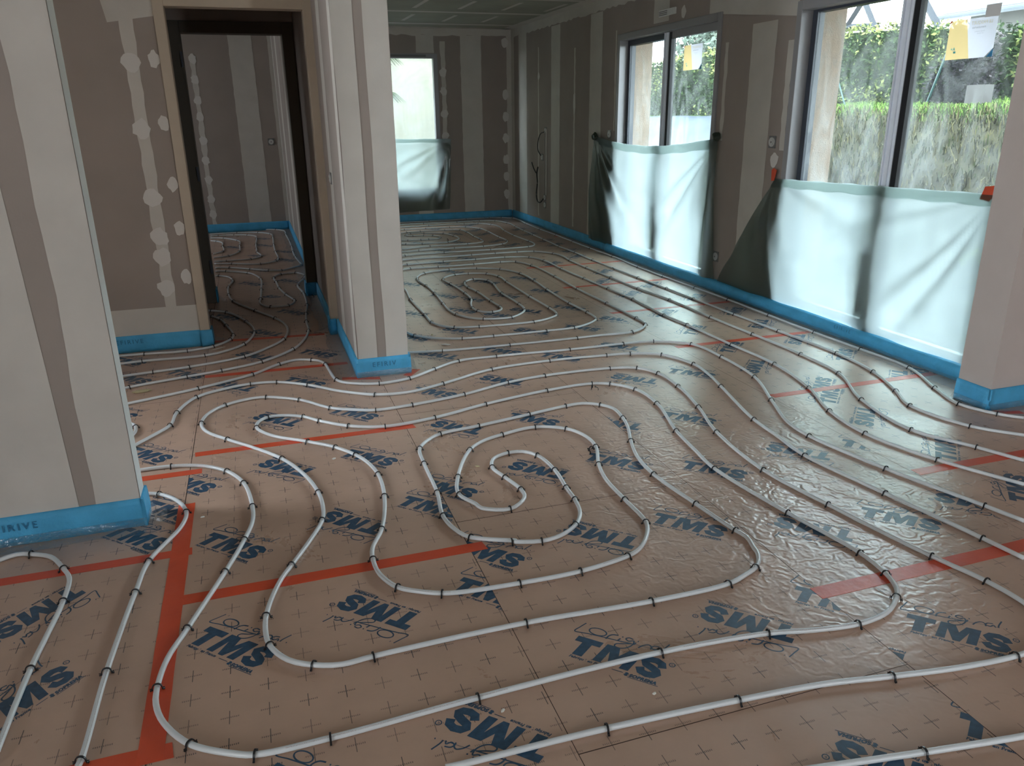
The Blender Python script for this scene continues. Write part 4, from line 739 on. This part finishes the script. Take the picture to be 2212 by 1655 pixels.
PL = {  # run: (pipe label, [(upto clip index, clip label phrase)])
 'far wall to corner to pillar': ('white pipe hugging the window wall, round the far corner and along the far wall', 'the pipe that hugs the window wall and far wall'),
 'second': ('second white pipe out from the window wall, parallel to the outermost one', 'the second pipe out from the window wall'),
 'far loop outer': ('largest white pipe loop of the coil at the far end of the room', 'the largest loop of the far coil'),
 'far loop 2': ('second largest white pipe loop of the coil at the far end', 'the second largest loop of the far coil'),
 'far loop 3': ('third white pipe loop of the far coil, around its tight centre', 'the third loop of the far coil'),
 'far spiral centre': ('innermost white pipe turn at the centre of the far coil', 'the innermost turn of the far coil'),
 'room 11': ('white pipe third from the window wall, bending left before the far coil', 'the third pipe from the window wall'),
 'room 12': ('white pipe fourth from the window wall, running into the middle of the room', 'the fourth pipe from the window wall'),
 'room 13-16': ('white hairpin pipe wrapping the outside of the middle coil behind the wall end', 'the hairpin round the middle coil'),
 'near spiral': ('white pipe wound into the keyhole shaped middle coil right of the wall end', 'the middle keyhole shaped coil'),
 'pillar base': ('white pipe dipping round the blue foot of the central wall end', 'the pipe dipping round the central wall end'),
 'second below pillar': ('white pipe next in front of the one rounding the central wall end', 'the pipe just in front of the wall-end pipe'),
 'double spiral': ('very long white pipe wound as the big double spiral in the foreground', 'the big foreground double spiral'),
 'left wall corner loop': ('white pipe coming round the blue corner of the left partition end', 'the pipe rounding the left partition corner'),
 'left bottom': ('white pipe arching into the bottom left corner of the picture', 'the arched pipe at the bottom left corner'),
 'small loop': ('tiny visible bend of white pipe peeping out behind the left partition end', 'the tiny bend behind the left partition end'),
 'bottom right': ('white pipe crossing the bottom right corner of the picture', 'the pipe at the bottom right corner'),
 'hall a': ('white pipe closest to the foot of the doorway wall, turning into the hallway', 'the pipe nearest the doorway wall'),
 'hall b': ('second white pipe from the doorway wall, curving into the hallway', 'the second pipe curving into the hallway'),
 'hall c': ('third white pipe from the doorway wall, snaking left past the second doorway', 'the third pipe snaking down the hallway'),
 'hall d': ('white pipe snaking along the right side of the hallway with a bulb shaped loop', 'the hallway pipe with the bulb shaped loop'),
 'hall e': ('outermost white pipe loop in the dark room beyond both doorways', 'the outermost loop in the dark back room'),
 'hall f': ('second white pipe loop in the dark room beyond both doorways', 'the second loop in the dark back room'),
 'hall g': ('third white pipe loop in the dark back room, with a kinked side', 'the third loop in the dark back room'),
 'hall h': ('fourth white pipe loop in the dark back room, nearly semicircular', 'the fourth loop in the dark back room'),
 'hall i': ('smallest white pipe loop in the dark back room by the left jamb', 'the smallest loop in the dark back room'),
}
# hidden ends behind the central wall and left jambs, joined as the coils are laid
def arc_join(a, b_, bulge, n=7):
    a, b_ = Vector(a), Vector(b_); m = (a+b_)/2; d = b_-a; q = Vector((-d.y, d.x)).normalized()*bulge
    return [(a+d*(.5-.5*math.cos(PI*k/n))+q*math.sin(PI*k/n)) for k in range(1, n)]
RUN = {}
for nme, s in PIPES:
    pts = []
    for tok in s.split():
        c = tok.endswith('c'); x, y = tok.rstrip('c').split(','); pts.append((float(x)/1000, float(y)/1000, c))
    RUN[nme] = pts
clips = []
for nme, pts in RUN.items():
    P = [Vector((x, y, 0)) for x, y, c in pts]
    # drop near duplicates
    Q = [P[0]]; flags = [pts[0][2]]
    for p, (x, y, c) in zip(P[1:], pts[1:]):
        if (p-Q[-1]).length < .02: flags[-1] = flags[-1] or c; continue
        Q.append(p); flags.append(c)
    for i, p in enumerate(Q):
        if flags[i]:
            t = (Q[min(i+1, len(Q)-1)]-Q[max(i-1, 0)]) if 0 < i < len(Q)-1 else (Q[1]-Q[0] if i == 0 else Q[-1]-Q[-2])
            if 0 < i < len(Q)-1:
                l1 = (Q[i]-Q[i-1]).length; l2 = (Q[i+1]-Q[i]).length
                t = (Q[i]-Q[i-1])/l1/l1+(Q[i+1]-Q[i])/l2/l2
            clips.append((nme, i, p, math.atan2(t.y, t.x)))
    # ends run on behind walls so nothing stops short
    if nme.startswith('far ') and nme != 'far wall to corner to pillar' and nme != 'far spiral centre' or nme == 'far spiral centre':
        Q2 = Q+arc_join(Q[-1][:2], Q[0][:2], {'far loop outer': .62, 'far loop 2': .48, 'far loop 3': .34}.get(nme, .2))
        Q2 = [Vector((v[0], v[1], 0)) for v in Q2]
        if nme == 'far spiral centre': Q2 = [Q[0]+Vector((-.1, .02, 0))]+Q+[Q[-1]+Vector((-.1, -.02, 0))]
        else: Q2 = Q2+[Q[0]]
        Q = Q2
    if nme in ('room 11', 'room 12'): Q = [Vector((1.0, Q[0].y-.25, 0)), Vector((1.15, Q[0].y-.06, 0))]+Q
    if nme == 'room 13-16': Q = [Vector((.90, Q[0].y-.5, 0)), Vector((1.05, Q[0].y-.12, 0))]+Q
    if nme == 'near spiral': Q = Q+[Vector((1.12, 7.05, 0)), Vector((1.0, 7.2, 0))]
    if nme in ('far wall to corner to pillar', 'second'):
        k = .16 if nme[0] == 'f' else 0; Q = [Vector((1.1-k, Q[0].y-.15-.1*(1-k), 0)), Vector((1.35-k, Q[0].y-.02, 0))]+Q
    S = catmull([Vector((q.x, q.y, .0092)) for q in Q], .028)
    ph = random.random()*9; L_ = 0; n = 10; vs = []; cum = []
    for i, p in enumerate(S):
        if i: L_ += (S[i]-S[i-1]).length
        cum.append(L_)
        t = (S[min(i+1, len(S)-1)]-S[max(i-1, 0)]).normalized(); a = t.cross(Vector((0, 0, 1))).normalized()
        lift = .0012*max(0, noise.noise(Vector((L_*2.2, ph, 0))))
        for j in range(n):
            q = 2*PI*j/n; vs.append((p.x+a.x*.008*math.cos(q)-S[0].x, p.y+a.y*.008*math.cos(q)-S[0].y, p.z+lift+.008*math.sin(q)))
    fs = [(i*n+j, i*n+(j+1) % n, (i+1)*n+(j+1) % n, (i+1)*n+j) for i in range(len(S)-1) for j in range(n)]+[tuple(range(n-1, -1, -1)), tuple((len(S)-1)*n+j for j in range(n))]
    o = MB().add(vs, fs).build('heating_pipe', m_pipe, smooth=True); o.location = (S[0].x, S[0].y, 0)
    uv = o.data.uv_layers.new(name='UVMap'); k = 0
    dat = []
    for i in range(len(S)-1):
        for j in range(n): dat += [cum[i], j/n, cum[i], (j+1)/n, cum[i+1], (j+1)/n, cum[i+1], j/n]
    dat += [0, 0]*(2*n); uv.data.foreach_set('uv', dat)
    tag(o, PL[nme][0], 'heating pipe')
CEN = {k: (sum(a[0] for a in v)/len(v), sum(a[1] for a in v)/len(v)) for k, v in RUN.items()}
def side(nme, p):
    if sum(1 for a in RUN[nme] if a[2]) < 7: return ''
    c = CEN[nme]; dx, dy = p.x-c[0], (p.y-c[1])*.8
    if nme in ('far wall to corner to pillar', 'second', 'room 11', 'room 12'): 
        q = (p.y-2)/9.4; return (', nearest stretch', ', near stretch', ', middle stretch', ', far stretch', ', farthest stretch')[min(4, max(0, int(q*5)))]
    if abs(dx) > abs(dy): return ', right side' if dx > 0 else ', left side'
    return ', far side' if dy > 0 else ', near side'
def clip_text(nme, i, p):
    a, b_ = clip_text0(nme, i, p); s_ = side(nme, p) if not b_.endswith('run') else ''
    return a+s_, b_+s_
def clip_text0(nme, i, p):
    if nme == 'double spiral':
        if i < 16: return 'the long straight front run of the big double spiral', 'front run'
        d = (p-Vector((1.05, 2.75, 0))).length
        if d < .48: return 'the two innermost turns of the big double spiral', 'inner turns'
        if d < .95: return 'the middle turns of the big double spiral', 'middle turns'
        if p.x < .1: return 'the outer left turns of the big double spiral', 'outer left turns'
        return 'the outer right turns of the big double spiral', 'outer right turns'
    return PL[nme][1], nme
cams = Vector((0, 0, CH))
def img(p):
    q = Vector(p)-cams; z = q.dot(f); return W/2+FPX*q.dot(rr)/z, H/2-FPX*q.dot(uu)/z, z
order = sorted(range(len(clips)), key=lambda k: (0 if (-10 < img(clips[k][2])[0] < W+10 and img(clips[k][2])[1] < H+10) else 1, (clips[k][2]-cams).length))
rest = MB()
for rank, k in enumerate(order):
    nme, i, p, a = clips[k]; a += random.uniform(-.12, .12)
    if rank < 299:
        ph, g = clip_text(nme, i, p)
        o = bpy.data.objects.new('pipe_clip', CM); C.objects.link(o); o.location = (p.x, p.y, 0); o.rotation_euler = (0, 0, a)
        tag(o, 'black clip on '+ph, 'pipe clip', 'clips on '+ph)
    else:
        ca, sa = math.cos(a), math.sin(a); rest.add([(p.x+v.co.x*ca-v.co.y*sa, p.y+v.co.x*sa+v.co.y*ca, v.co.z) for v in CM.vertices], [tuple(q.vertices) for q in CM.polygons])
tag(rest.build('pipe_clip', m_clip), 'distant black clips dotting the far coil and dark back room pipes', 'pipe clip', kind='stuff')
def loose(x, y, rz, label, kx=0):
    o = bpy.data.objects.new('loose_clip', CM); C.objects.link(o); o.location = (x, y, .006); o.rotation_euler = (PI/2*kx, 0, rz); tag(o, label, 'pipe clip'); return o
for x, y, rz, kx, lb in ((2.25, 9.481, .4, 1, 'loose black clip lying on its side beside the far coil'), (1.709, 3.762, 1.2, 1, 'loose black clip on the boards just under an arched pipe right of centre'), (1.70, 3.775, -.6, 0, 'second loose black clip of the pair right of centre'),
                         (1.331, 2.989, .2, 1, 'loose black clip lying left of the pipe beside a blue print in the middle'), (1.352, 2.994, 1.8, 0, 'second of the two loose clips beside the blue print in the middle'), (3.333, 6.974, .3, 1, 'loose black clip by the second pipe from the window wall'),
                         (.392, 6.794, .8, 1, 'loose dark clip by the foot of the second doorway jamb')): loose(x, y, rz, lb, kx)

# ---------------------------------------------------------------- sockets and cables
def socket(loc, nrm, label, size=.042, ears=True):
    t = thing('wall_box', label, 'electrical box', loc); x, y = nrm
    q = Vector((x, y, 0)).to_track_quat('X', 'Z').to_euler(); t.rotation_euler = q
    def disc(nm, r_, d0, d1, mat, par=t, n=20, sq=1):
        vs = []; 
        for d in (d0, d1):
            for i in range(n):
                a = 2*PI*i/n; vs.append((d, r_*math.cos(a), r_*math.sin(a)*sq))
        return MB().add(vs, [tuple(range(n-1, -1, -1)), tuple(range(n, 2*n))]+[(i, (i+1) % n, n+(i+1) % n, n+i) for i in range(n)]).build(nm, mat, par)
    bevel(MB().box(0, .004, -size, size, -size*1.05, size*1.05).build('mounting_plate', m_boxd, t), .002)
    disc('rim', size*.8, .004, .010, m_box); disc('cap', size*.55, .010, .013, m_box); disc('hole', size*.18, .013, .0136, m_boxd)
    return t
socket((3.7475, 8.016, 1.262), (-1, 0), 'round wall box left of the smaller sliding window')
socket((3.7475, 5.151, 1.257), (-1, 0), 'round wall box left of the large sliding window at hand height')
socket((3.7475, 5.792, .296), (-1, 0), 'round wall box low down beside the smaller window dust sheet')
socket((3.7475, 9.979, 1.273), (-1, 0), 'upper wall box of the wired column near the far corner')
socket((3.7475, 10.002, .416), (-1, 0), 'upper box of the low pair where the black cable ends')
socket((3.7475, 10.002, .319), (-1, 0), 'lower box of the low pair near the far corner')
socket((3.7475, 10.10, .934), (-1, 0), 'middle wall box with looped wires near the far corner')
socket((.325, 11.3975, 1.17), (0, -1), 'round wall box on the back wall of the dark room')
socket((.4835, 5.12, 1.11), (-1, 0), 'wall box on the side of the central wall end by the doorway', .035)
def cable(name, label, pts, r_=.006, mat=m_cable): return tag(MB().tube(catmull([Vector(p) for p in pts], .02), r_, 8).build(name, mat, smooth=True), label, 'cable')
cable('cable', 'black cable curving down from the wall to the low box pair', [(3.745, 10.27, .80), (3.72, 10.25, .72), (3.71, 10.20, .60), (3.71, 10.24, .45), (3.715, 10.22, .36), (3.72, 10.12, .34), (3.738, 10.03, .40)], .009)
cable('cable', 'black stub of cable sticking up with split ends near the far corner', [(3.71, 10.25, .72), (3.69, 10.30, .79), (3.68, 10.34, .86)], .007)
cable('cable', 'dark wire looping from the upper to the middle wall box', [(3.735, 9.99, 1.26), (3.71, 10.08, 1.23), (3.70, 10.15, 1.12), (3.71, 10.17, 1.02), (3.735, 10.12, .95)], .006)
cable('cable', 'thin grey wire hanging down past the middle wall box', [(3.735, 9.96, 1.26), (3.72, 9.93, 1.1), (3.72, 9.92, .9), (3.72, 9.94, .6), (3.738, 9.98, .44)], .003, m_boxd)
MBx = MB().box(3.735, 3.749, 9.93, 9.952, .45, 1.3).build('cable_conduit', m_comp); tag(MBx, 'thin pale conduit strip running up between the wall boxes', 'conduit')

# scraps lying on the floor
m_foam_y = new_mat('foam_crumb', (.48, .42, .26), .9, .1); m_chip = new_mat('white_chip', (.75, .73, .68), .8, .2)
def scrap(x, y, sx_, sy_, sz, mat, label, rz=0, cat='scrap'):
    bm = bmesh.new(); bmesh.ops.create_icosphere(bm, subdivisions=3, radius=1)
    for v in bm.verts:
        k = 1+.35*noise.noise(v.co*2.2+Vector((x*9, y*7, 0))); v.co = Vector((v.co.x*sx_*k, v.co.y*sy_*k, max(-.8, v.co.z*k)*sz+sz*.8))
    bm.verts.index_update()
    o = MB().add([v.co[:] for v in bm.verts], [tuple(v.index for v in g.verts) for g in bm.faces]).build('floor_scrap', mat, smooth=False); bm.free()
    o.location = (x, y, .0004); o.rotation_euler = (0, 0, rz); return tag(o, label, cat)
scrap(-.728, 4.619, .05, .018, .008, m_foam_y, 'yellowish crumb of insulation foam by the left partition', .1)
scrap(1.134, 4.937, .032, .009, .006, m_chip, 'cream wood sliver on the floor right of the central wall end', -.5)
scrap(-.332, 5.403, .045, .004, .003, m_chip, 'thin pale splinter near the pipe at the doorway', .5)
scrap(-.327, 2.933, .008, .004, .003, m_chip, 'white chip on the boards right of the left partition foot', .1)
scrap(.218, 3.316, .010, .008, .002, m_chip, 'clear chip on the boards between two pipe turns', .9)
scrap(.812, 3.014, .010, .005, .004, m_foam_y, 'small foam crumb inside the spiral, left of its hook', -.6)
scrap(.872, 1.487, .006, .004, .003, m_chip, 'white chip on the boards right of the big print in front', .2)
scrap(.469, 1.559, .007, .004, .003, m_chip, 'white chip beside the inverted print at the bottom', .7)
scrap(1.103, 5.225, .009, .006, .004, m_foam_y, 'foam crumb by the pipe right of the central wall end', .4)

# ---------------------------------------------------------------- outside
m_dry = new_mat('dry_bank_soil', (0.0335, 0.0305, 0.0176), .95, .02, noise_col=(.35, 5), bump=(.8, 12))
m_green = new_mat('lawn_green', (0.0236, 0.0393, 0.00785), .9, .02, noise_col=(.3, 8))
m_patio = new_mat('grey_ground_sheet', (0.0302, 0.0353, 0.0413), .6, .02, noise_col=(.15, 1.5), bump=(.6, 4))
g = MB(); nx, ny = 36, 60; vs = []
def gz(x, y):
    b_ = max(0, min(1, (x-5.6)/1.9)); b_ = b_*b_*(3-2*b_); base = -.25+1.68*b_
    if y > 11: base = -.25+1.55*min(1, max(0, (x-4.6)/4.2))
    return base+.07*noise.noise(Vector((x*1.1, y*1.1, 0)))*(b_ > .05)+max(0, x-7.5)*.06
for i in range(nx+1):
    for j in range(ny+1):
        x = 4.05+(14-4.05)*i/nx; y = -4+34*j/ny; vs.append((x, y, gz(x, y)))
for i in range(nx):
    for j in range(ny):
        x = 4.05+(14-4.05)*(i+.5)/nx; y = -4+34*(j+.5)/ny
        k = i*(ny+1)+j; g.add([], []) ; g.f.append((k, k+ny+1, k+ny+2, k+1)); g.m.append(2 if (y > 10.6 and x < 9.2) else 3 if x < 5.2 else (1 if x > 7.3 else 0))
g.v = vs
g.build('ground', [m_dry, m_green, m_patio, new_mat('bare_earth', (.014, .012, .009), .95, .02, noise_col=(.3, 6), bump=(.6, 10))], smooth=True, kind='structure')
MB().add([(-30, 11.7, -.3), (4.11, 11.7, -.3), (4.11, 40, -.3), (-30, 40, -.3)], [(0, 1, 2, 3)]).build('ground_rear', m_patio, kind='structure')

def leaf_cloud(name, label, cat, box, n, size, mats, shape=None, core=None):
    mb = MB(); x0, x1, y0, y1, z0, z1 = box
    for _ in range(n):
        x, y, z = random.uniform(x0, x1), random.uniform(y0, y1), random.uniform(z0, z1)
        if shape:
            r_ = shape(x, y, z)
            if not r_: continue
        s = size*random.uniform(.6, 1.4); d = Vector((random.gauss(0, 1), random.gauss(0, 1), random.gauss(0, .8))).normalized(); e = d.cross(Vector((random.gauss(0, 1), random.gauss(0, 1), random.gauss(0, 1)))).normalized()
        p = Vector((x, y, z)); k = noise.noise(Vector((x*1.2, y*1.2, z*1.5)))+random.uniform(-.4, .4)
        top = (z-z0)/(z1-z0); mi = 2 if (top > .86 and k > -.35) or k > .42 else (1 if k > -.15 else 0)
        mb.add([p-d*s, p+e*s*.45, p+d*s, p-e*s*.45], [(0, 1, 2, 3)], mi)
    if core: mb.box(*core, 0)
    return tag(mb.build(name, mats), label, cat)
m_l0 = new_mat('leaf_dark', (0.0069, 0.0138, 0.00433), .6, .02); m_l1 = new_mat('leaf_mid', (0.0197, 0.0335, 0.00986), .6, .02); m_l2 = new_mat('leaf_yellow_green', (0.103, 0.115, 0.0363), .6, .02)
m_p0 = new_mat('leaf_plum_dark', (0.00986, 0.00785, 0.00986), .6, .02); m_p1 = new_mat('leaf_plum', (0.0256, 0.0217, 0.0236), .6, .02); m_p2 = new_mat('leaf_plum_pale', (0.0472, 0.0393, 0.0393), .6, .02)
def hedge_top(y):
    P = [(4, 2.38), (8.1, 2.46), (9.7, 2.66), (11.4, 2.76), (14, 2.74), (18, 2.62), (21, 2.6)]
    for (a, b_), (c, d) in zip(P, P[1:]):
        if a <= y <= c: return b_+(d-b_)*(y-a)/(c-a)
    return 2.5
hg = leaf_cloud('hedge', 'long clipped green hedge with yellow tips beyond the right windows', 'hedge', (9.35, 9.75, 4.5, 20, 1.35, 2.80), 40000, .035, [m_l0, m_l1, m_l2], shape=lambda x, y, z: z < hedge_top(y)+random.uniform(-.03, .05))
hcore = MB(); vs = []
for k in range(32):
    y = 4.5+15.5*k/31; t_ = hedge_top(y)-.08; vs += [(9.6, y, 1.3), (9.6, y, t_), (10.2, y, t_), (10.2, y, 1.3)]
hcore.add(vs, [(4*k+j, 4*k+(j+1) % 4, 4*k+4+(j+1) % 4, 4*k+4+j) for k in range(31) for j in range(4)]); hcore.build('inner_growth', m_l0, hg, kind='stuff')
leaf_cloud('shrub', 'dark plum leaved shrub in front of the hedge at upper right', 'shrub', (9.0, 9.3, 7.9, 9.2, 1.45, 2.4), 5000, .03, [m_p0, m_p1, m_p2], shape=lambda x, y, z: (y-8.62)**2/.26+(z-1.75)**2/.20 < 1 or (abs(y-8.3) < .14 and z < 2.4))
leaf_cloud('tree', 'pale hazy tree standing behind the hedge past the smaller window', 'tree', (12.5, 15, 19, 24, 2.2, 4.4), 9000, .10, [new_mat('leaf_haze', (0.0492, 0.0629, 0.0472), .8, .02), new_mat('leaf_haze2', (0.0708, 0.0864, 0.0671), .8, .02), new_mat('leaf_haze3', (0.0986, 0.11, 0.0907), .8, .02)], shape=lambda x, y, z: (x-13.7)**2/1.5+(y-21.5)**2/5+(z-3.2)**2/1.3 < 1)
# grass on the bank
def grass(name, label, n, region, hgt, mats):
    mb = MB()
    for _ in range(n):
        x, y = random.uniform(*region[0]), random.uniform(*region[1]); z = gz(x, y)-.01; h = hgt*random.uniform(.4, 1.3); a = random.uniform(0, 2*PI); l = random.uniform(.2, 1.1)*h
        q = Vector((math.cos(a+1.57), math.sin(a+1.57), 0))*.006; p = Vector((x, y, z)); m1 = p+Vector((math.cos(a)*l*.4, math.sin(a)*l*.4, h*.65)); t2 = p+Vector((math.cos(a)*l, math.sin(a)*l, h*.8-l*.3))
        mb.add([p-q, p+q, m1+q*.7, m1-q*.7, t2], [(0, 1, 2, 3), (3, 2, 4)], random.choice((0, 0, 1, 2)))
    return tag(mb.build(name, mats), label, 'grass', kind='stuff')
grass('dry_grass', 'matted straw coloured grass covering the steep bank', 15000, ((5.4, 7.5), (3.6, 11)), .13, [new_mat('straw', (0.0785, 0.0665, 0.0302), .9, .02), new_mat('straw_dark', (0.0256, 0.0236, 0.0118), .9, .02), new_mat('grass_olive', (0.0236, 0.0315, 0.00986), .9, .02)])
grass('green_grass', 'short bright green grass along the top of the bank', 14000, ((7.25, 9.4), (3.6, 12)), .08, [new_mat('grass_bright', (0.0605, 0.103, 0.0151), .8, .02), new_mat('grass_mid', (0.0363, 0.0727, 0.0121), .8, .02), new_mat('grass_lime', (0.0907, 0.121, 0.0302), .8, .02)])
leaf_cloud('weed_plant', 'small leafy weed growing low on the dry bank', 'plant', (5.5, 5.8, 4.55, 5.1, .1, .35), 260, .05, [m_l1, m_l2, m_l2])

hs = thing('house', 'white rendered house with slate roof beyond the hedge at upper right', 'house', (16, 12, 1.4))
MB().box(.35, 6, -10, 3.45, 0, 2.2).build('wall', new_mat('white_render', (0.0454, 0.0454, 0.0423), .9, .02), hs)
m_slate = new_mat('slate', (0.0254, 0.0302, 0.0351), .7, .3, noise_col=(.1, 3))
MB().add([(-.1, -10, 2.18), (-.1, 3.85, 2.18), (3.3, 3.2, 4.6), (3.3, -10, 4.6), (-.1, -10, 2.08), (-.1, 3.85, 2.08), (3.3, 3.2, 4.5), (3.3, -10, 4.5)], [(0, 3, 2, 1), (4, 5, 6, 7), (0, 1, 5, 4), (1, 2, 6, 5), (2, 3, 7, 6), (3, 0, 4, 7)]).build('roof', m_slate, hs)
MB().tube([(-.16, -10, 2.1), (-.16, 3.87, 2.1)], .06, 8).build('gutter', m_slate, hs)
m_tim = new_mat('weathered_timber', (0.0181, 0.0187, 0.0217), .8, .2)
def beam(mb, a, b_, r_=.07): mb.tube([a, b_], r_, 4)
tf = thing('timber_frame', 'weathered timber A-frame rising behind the hedge', 'timber frame', (12, 14, 1.4))
for p, q in (((0, .75, 1.3), (0, -.02, 2.15)), ((0, -.02, 2.15), (0, -.85, 1.05))): m_ = MB(); beam(m_, p, q); m_.build('rafter', m_tim, tf)
m_ = MB(); beam(m_, (0, .62, 1.70), (0, -.5, 1.62)); m_.build('collar_beam', m_tim, tf)
for y in (.55, -.45): m_ = MB(); beam(m_, (0, y, 0), (0, y, 1.65), .06); m_.build('post', m_tim, tf)
tf = thing('timber_frame', 'slanting timber brace against the sky above the hedge, left of the house', 'timber frame', (12, 12.2, 1.4))
m_ = MB(); beam(m_, (0, .35, 2.1), (0, -.35, 1.3)); m_.build('brace', m_tim, tf); m_ = MB(); beam(m_, (0, -.35, 0), (0, -.35, 1.35)); m_.build('post', m_tim, tf); m_ = MB(); beam(m_, (0, .35, 2.1), (0, 1.1, 2.5)); m_.build('rafter', m_tim, tf)
m_post = new_mat('green_post', (0.00727, 0.0302, 0.0272), .5, .4)
tag(MB().tube([(9.0, 9.05, 1.4), (9.0, 8.75, 2.3)], .016, 8).build('fence_stake', m_post), 'green metal stake standing by the plum shrub', 'stake')
tag(MB().tube([(8.7, 10.15, 1.35), (8.7, 10.5, 1.95)], .011, 8).build('fence_stake', m_post), 'leaning green stake in the grass left of the plum shrub', 'stake')
tag(MB().box(8.8, 8.95, 7.93, 8.2, 1.45, 1.76).build('planter_stump', new_mat('grey_stump', (0.0544, 0.0484, 0.0454), .9, .1), ), 'grey brown stump between shrub and hedge at upper right', 'stump')
# neighbour wall and palm outside the far window
tag(MB().box(-6, 4.9, 15, 15.3, -.3, 7).build('neighbour_wall', new_mat('cream_render', (0.115, 0.108, 0.0828), .9, .02)), 'cream wall of the neighbouring building outside the far window', 'wall')
pm = thing('palm', 'palm with drooping fan leaves outside the far window', 'palm', (1.74, 13, -.3))
MB().tube([(0, 0, 0), (.02, 0, 1.2), (0, 0, 2.5)], lambda s: .11-.02*s, 10).build('trunk', new_mat('palm_trunk', (.16, .12, .08), .9, .1), pm)
m_fr = new_mat('palm_leaf', (0.0144, 0.0245, 0.00864), .5, .02)
for hz_, el in [(k*PI/6+.1, e) for k in range(12) for e in (.35, -.45)]:
    d = Vector((math.cos(hz_), math.sin(hz_), 0)); c0 = Vector((0, 0, 2.5+(0 if el > 0 else -.15))); tip = c0+d*.38+Vector((0, 0, el*.4)); mb = MB(); mb.tube([c0, tip], .008, 5)
    sd = Vector((-d.y, d.x, 0))
    for k in range(13):
        a = (k-6)/6*1.15; e = (d*math.cos(a)+sd*math.sin(a)); p1 = tip+e*.22+Vector((0, 0, el*.10)); p2 = tip+e*.42+Vector((0, 0, el*.10-.16)); q = e.cross(Vector((0, 0, 1))).normalized()*.011
        mb.add([tip, p1+q, p2, p1-q], [(0, 1, 2, 3)])
    mb.build('fan_leaf', m_fr, pm)
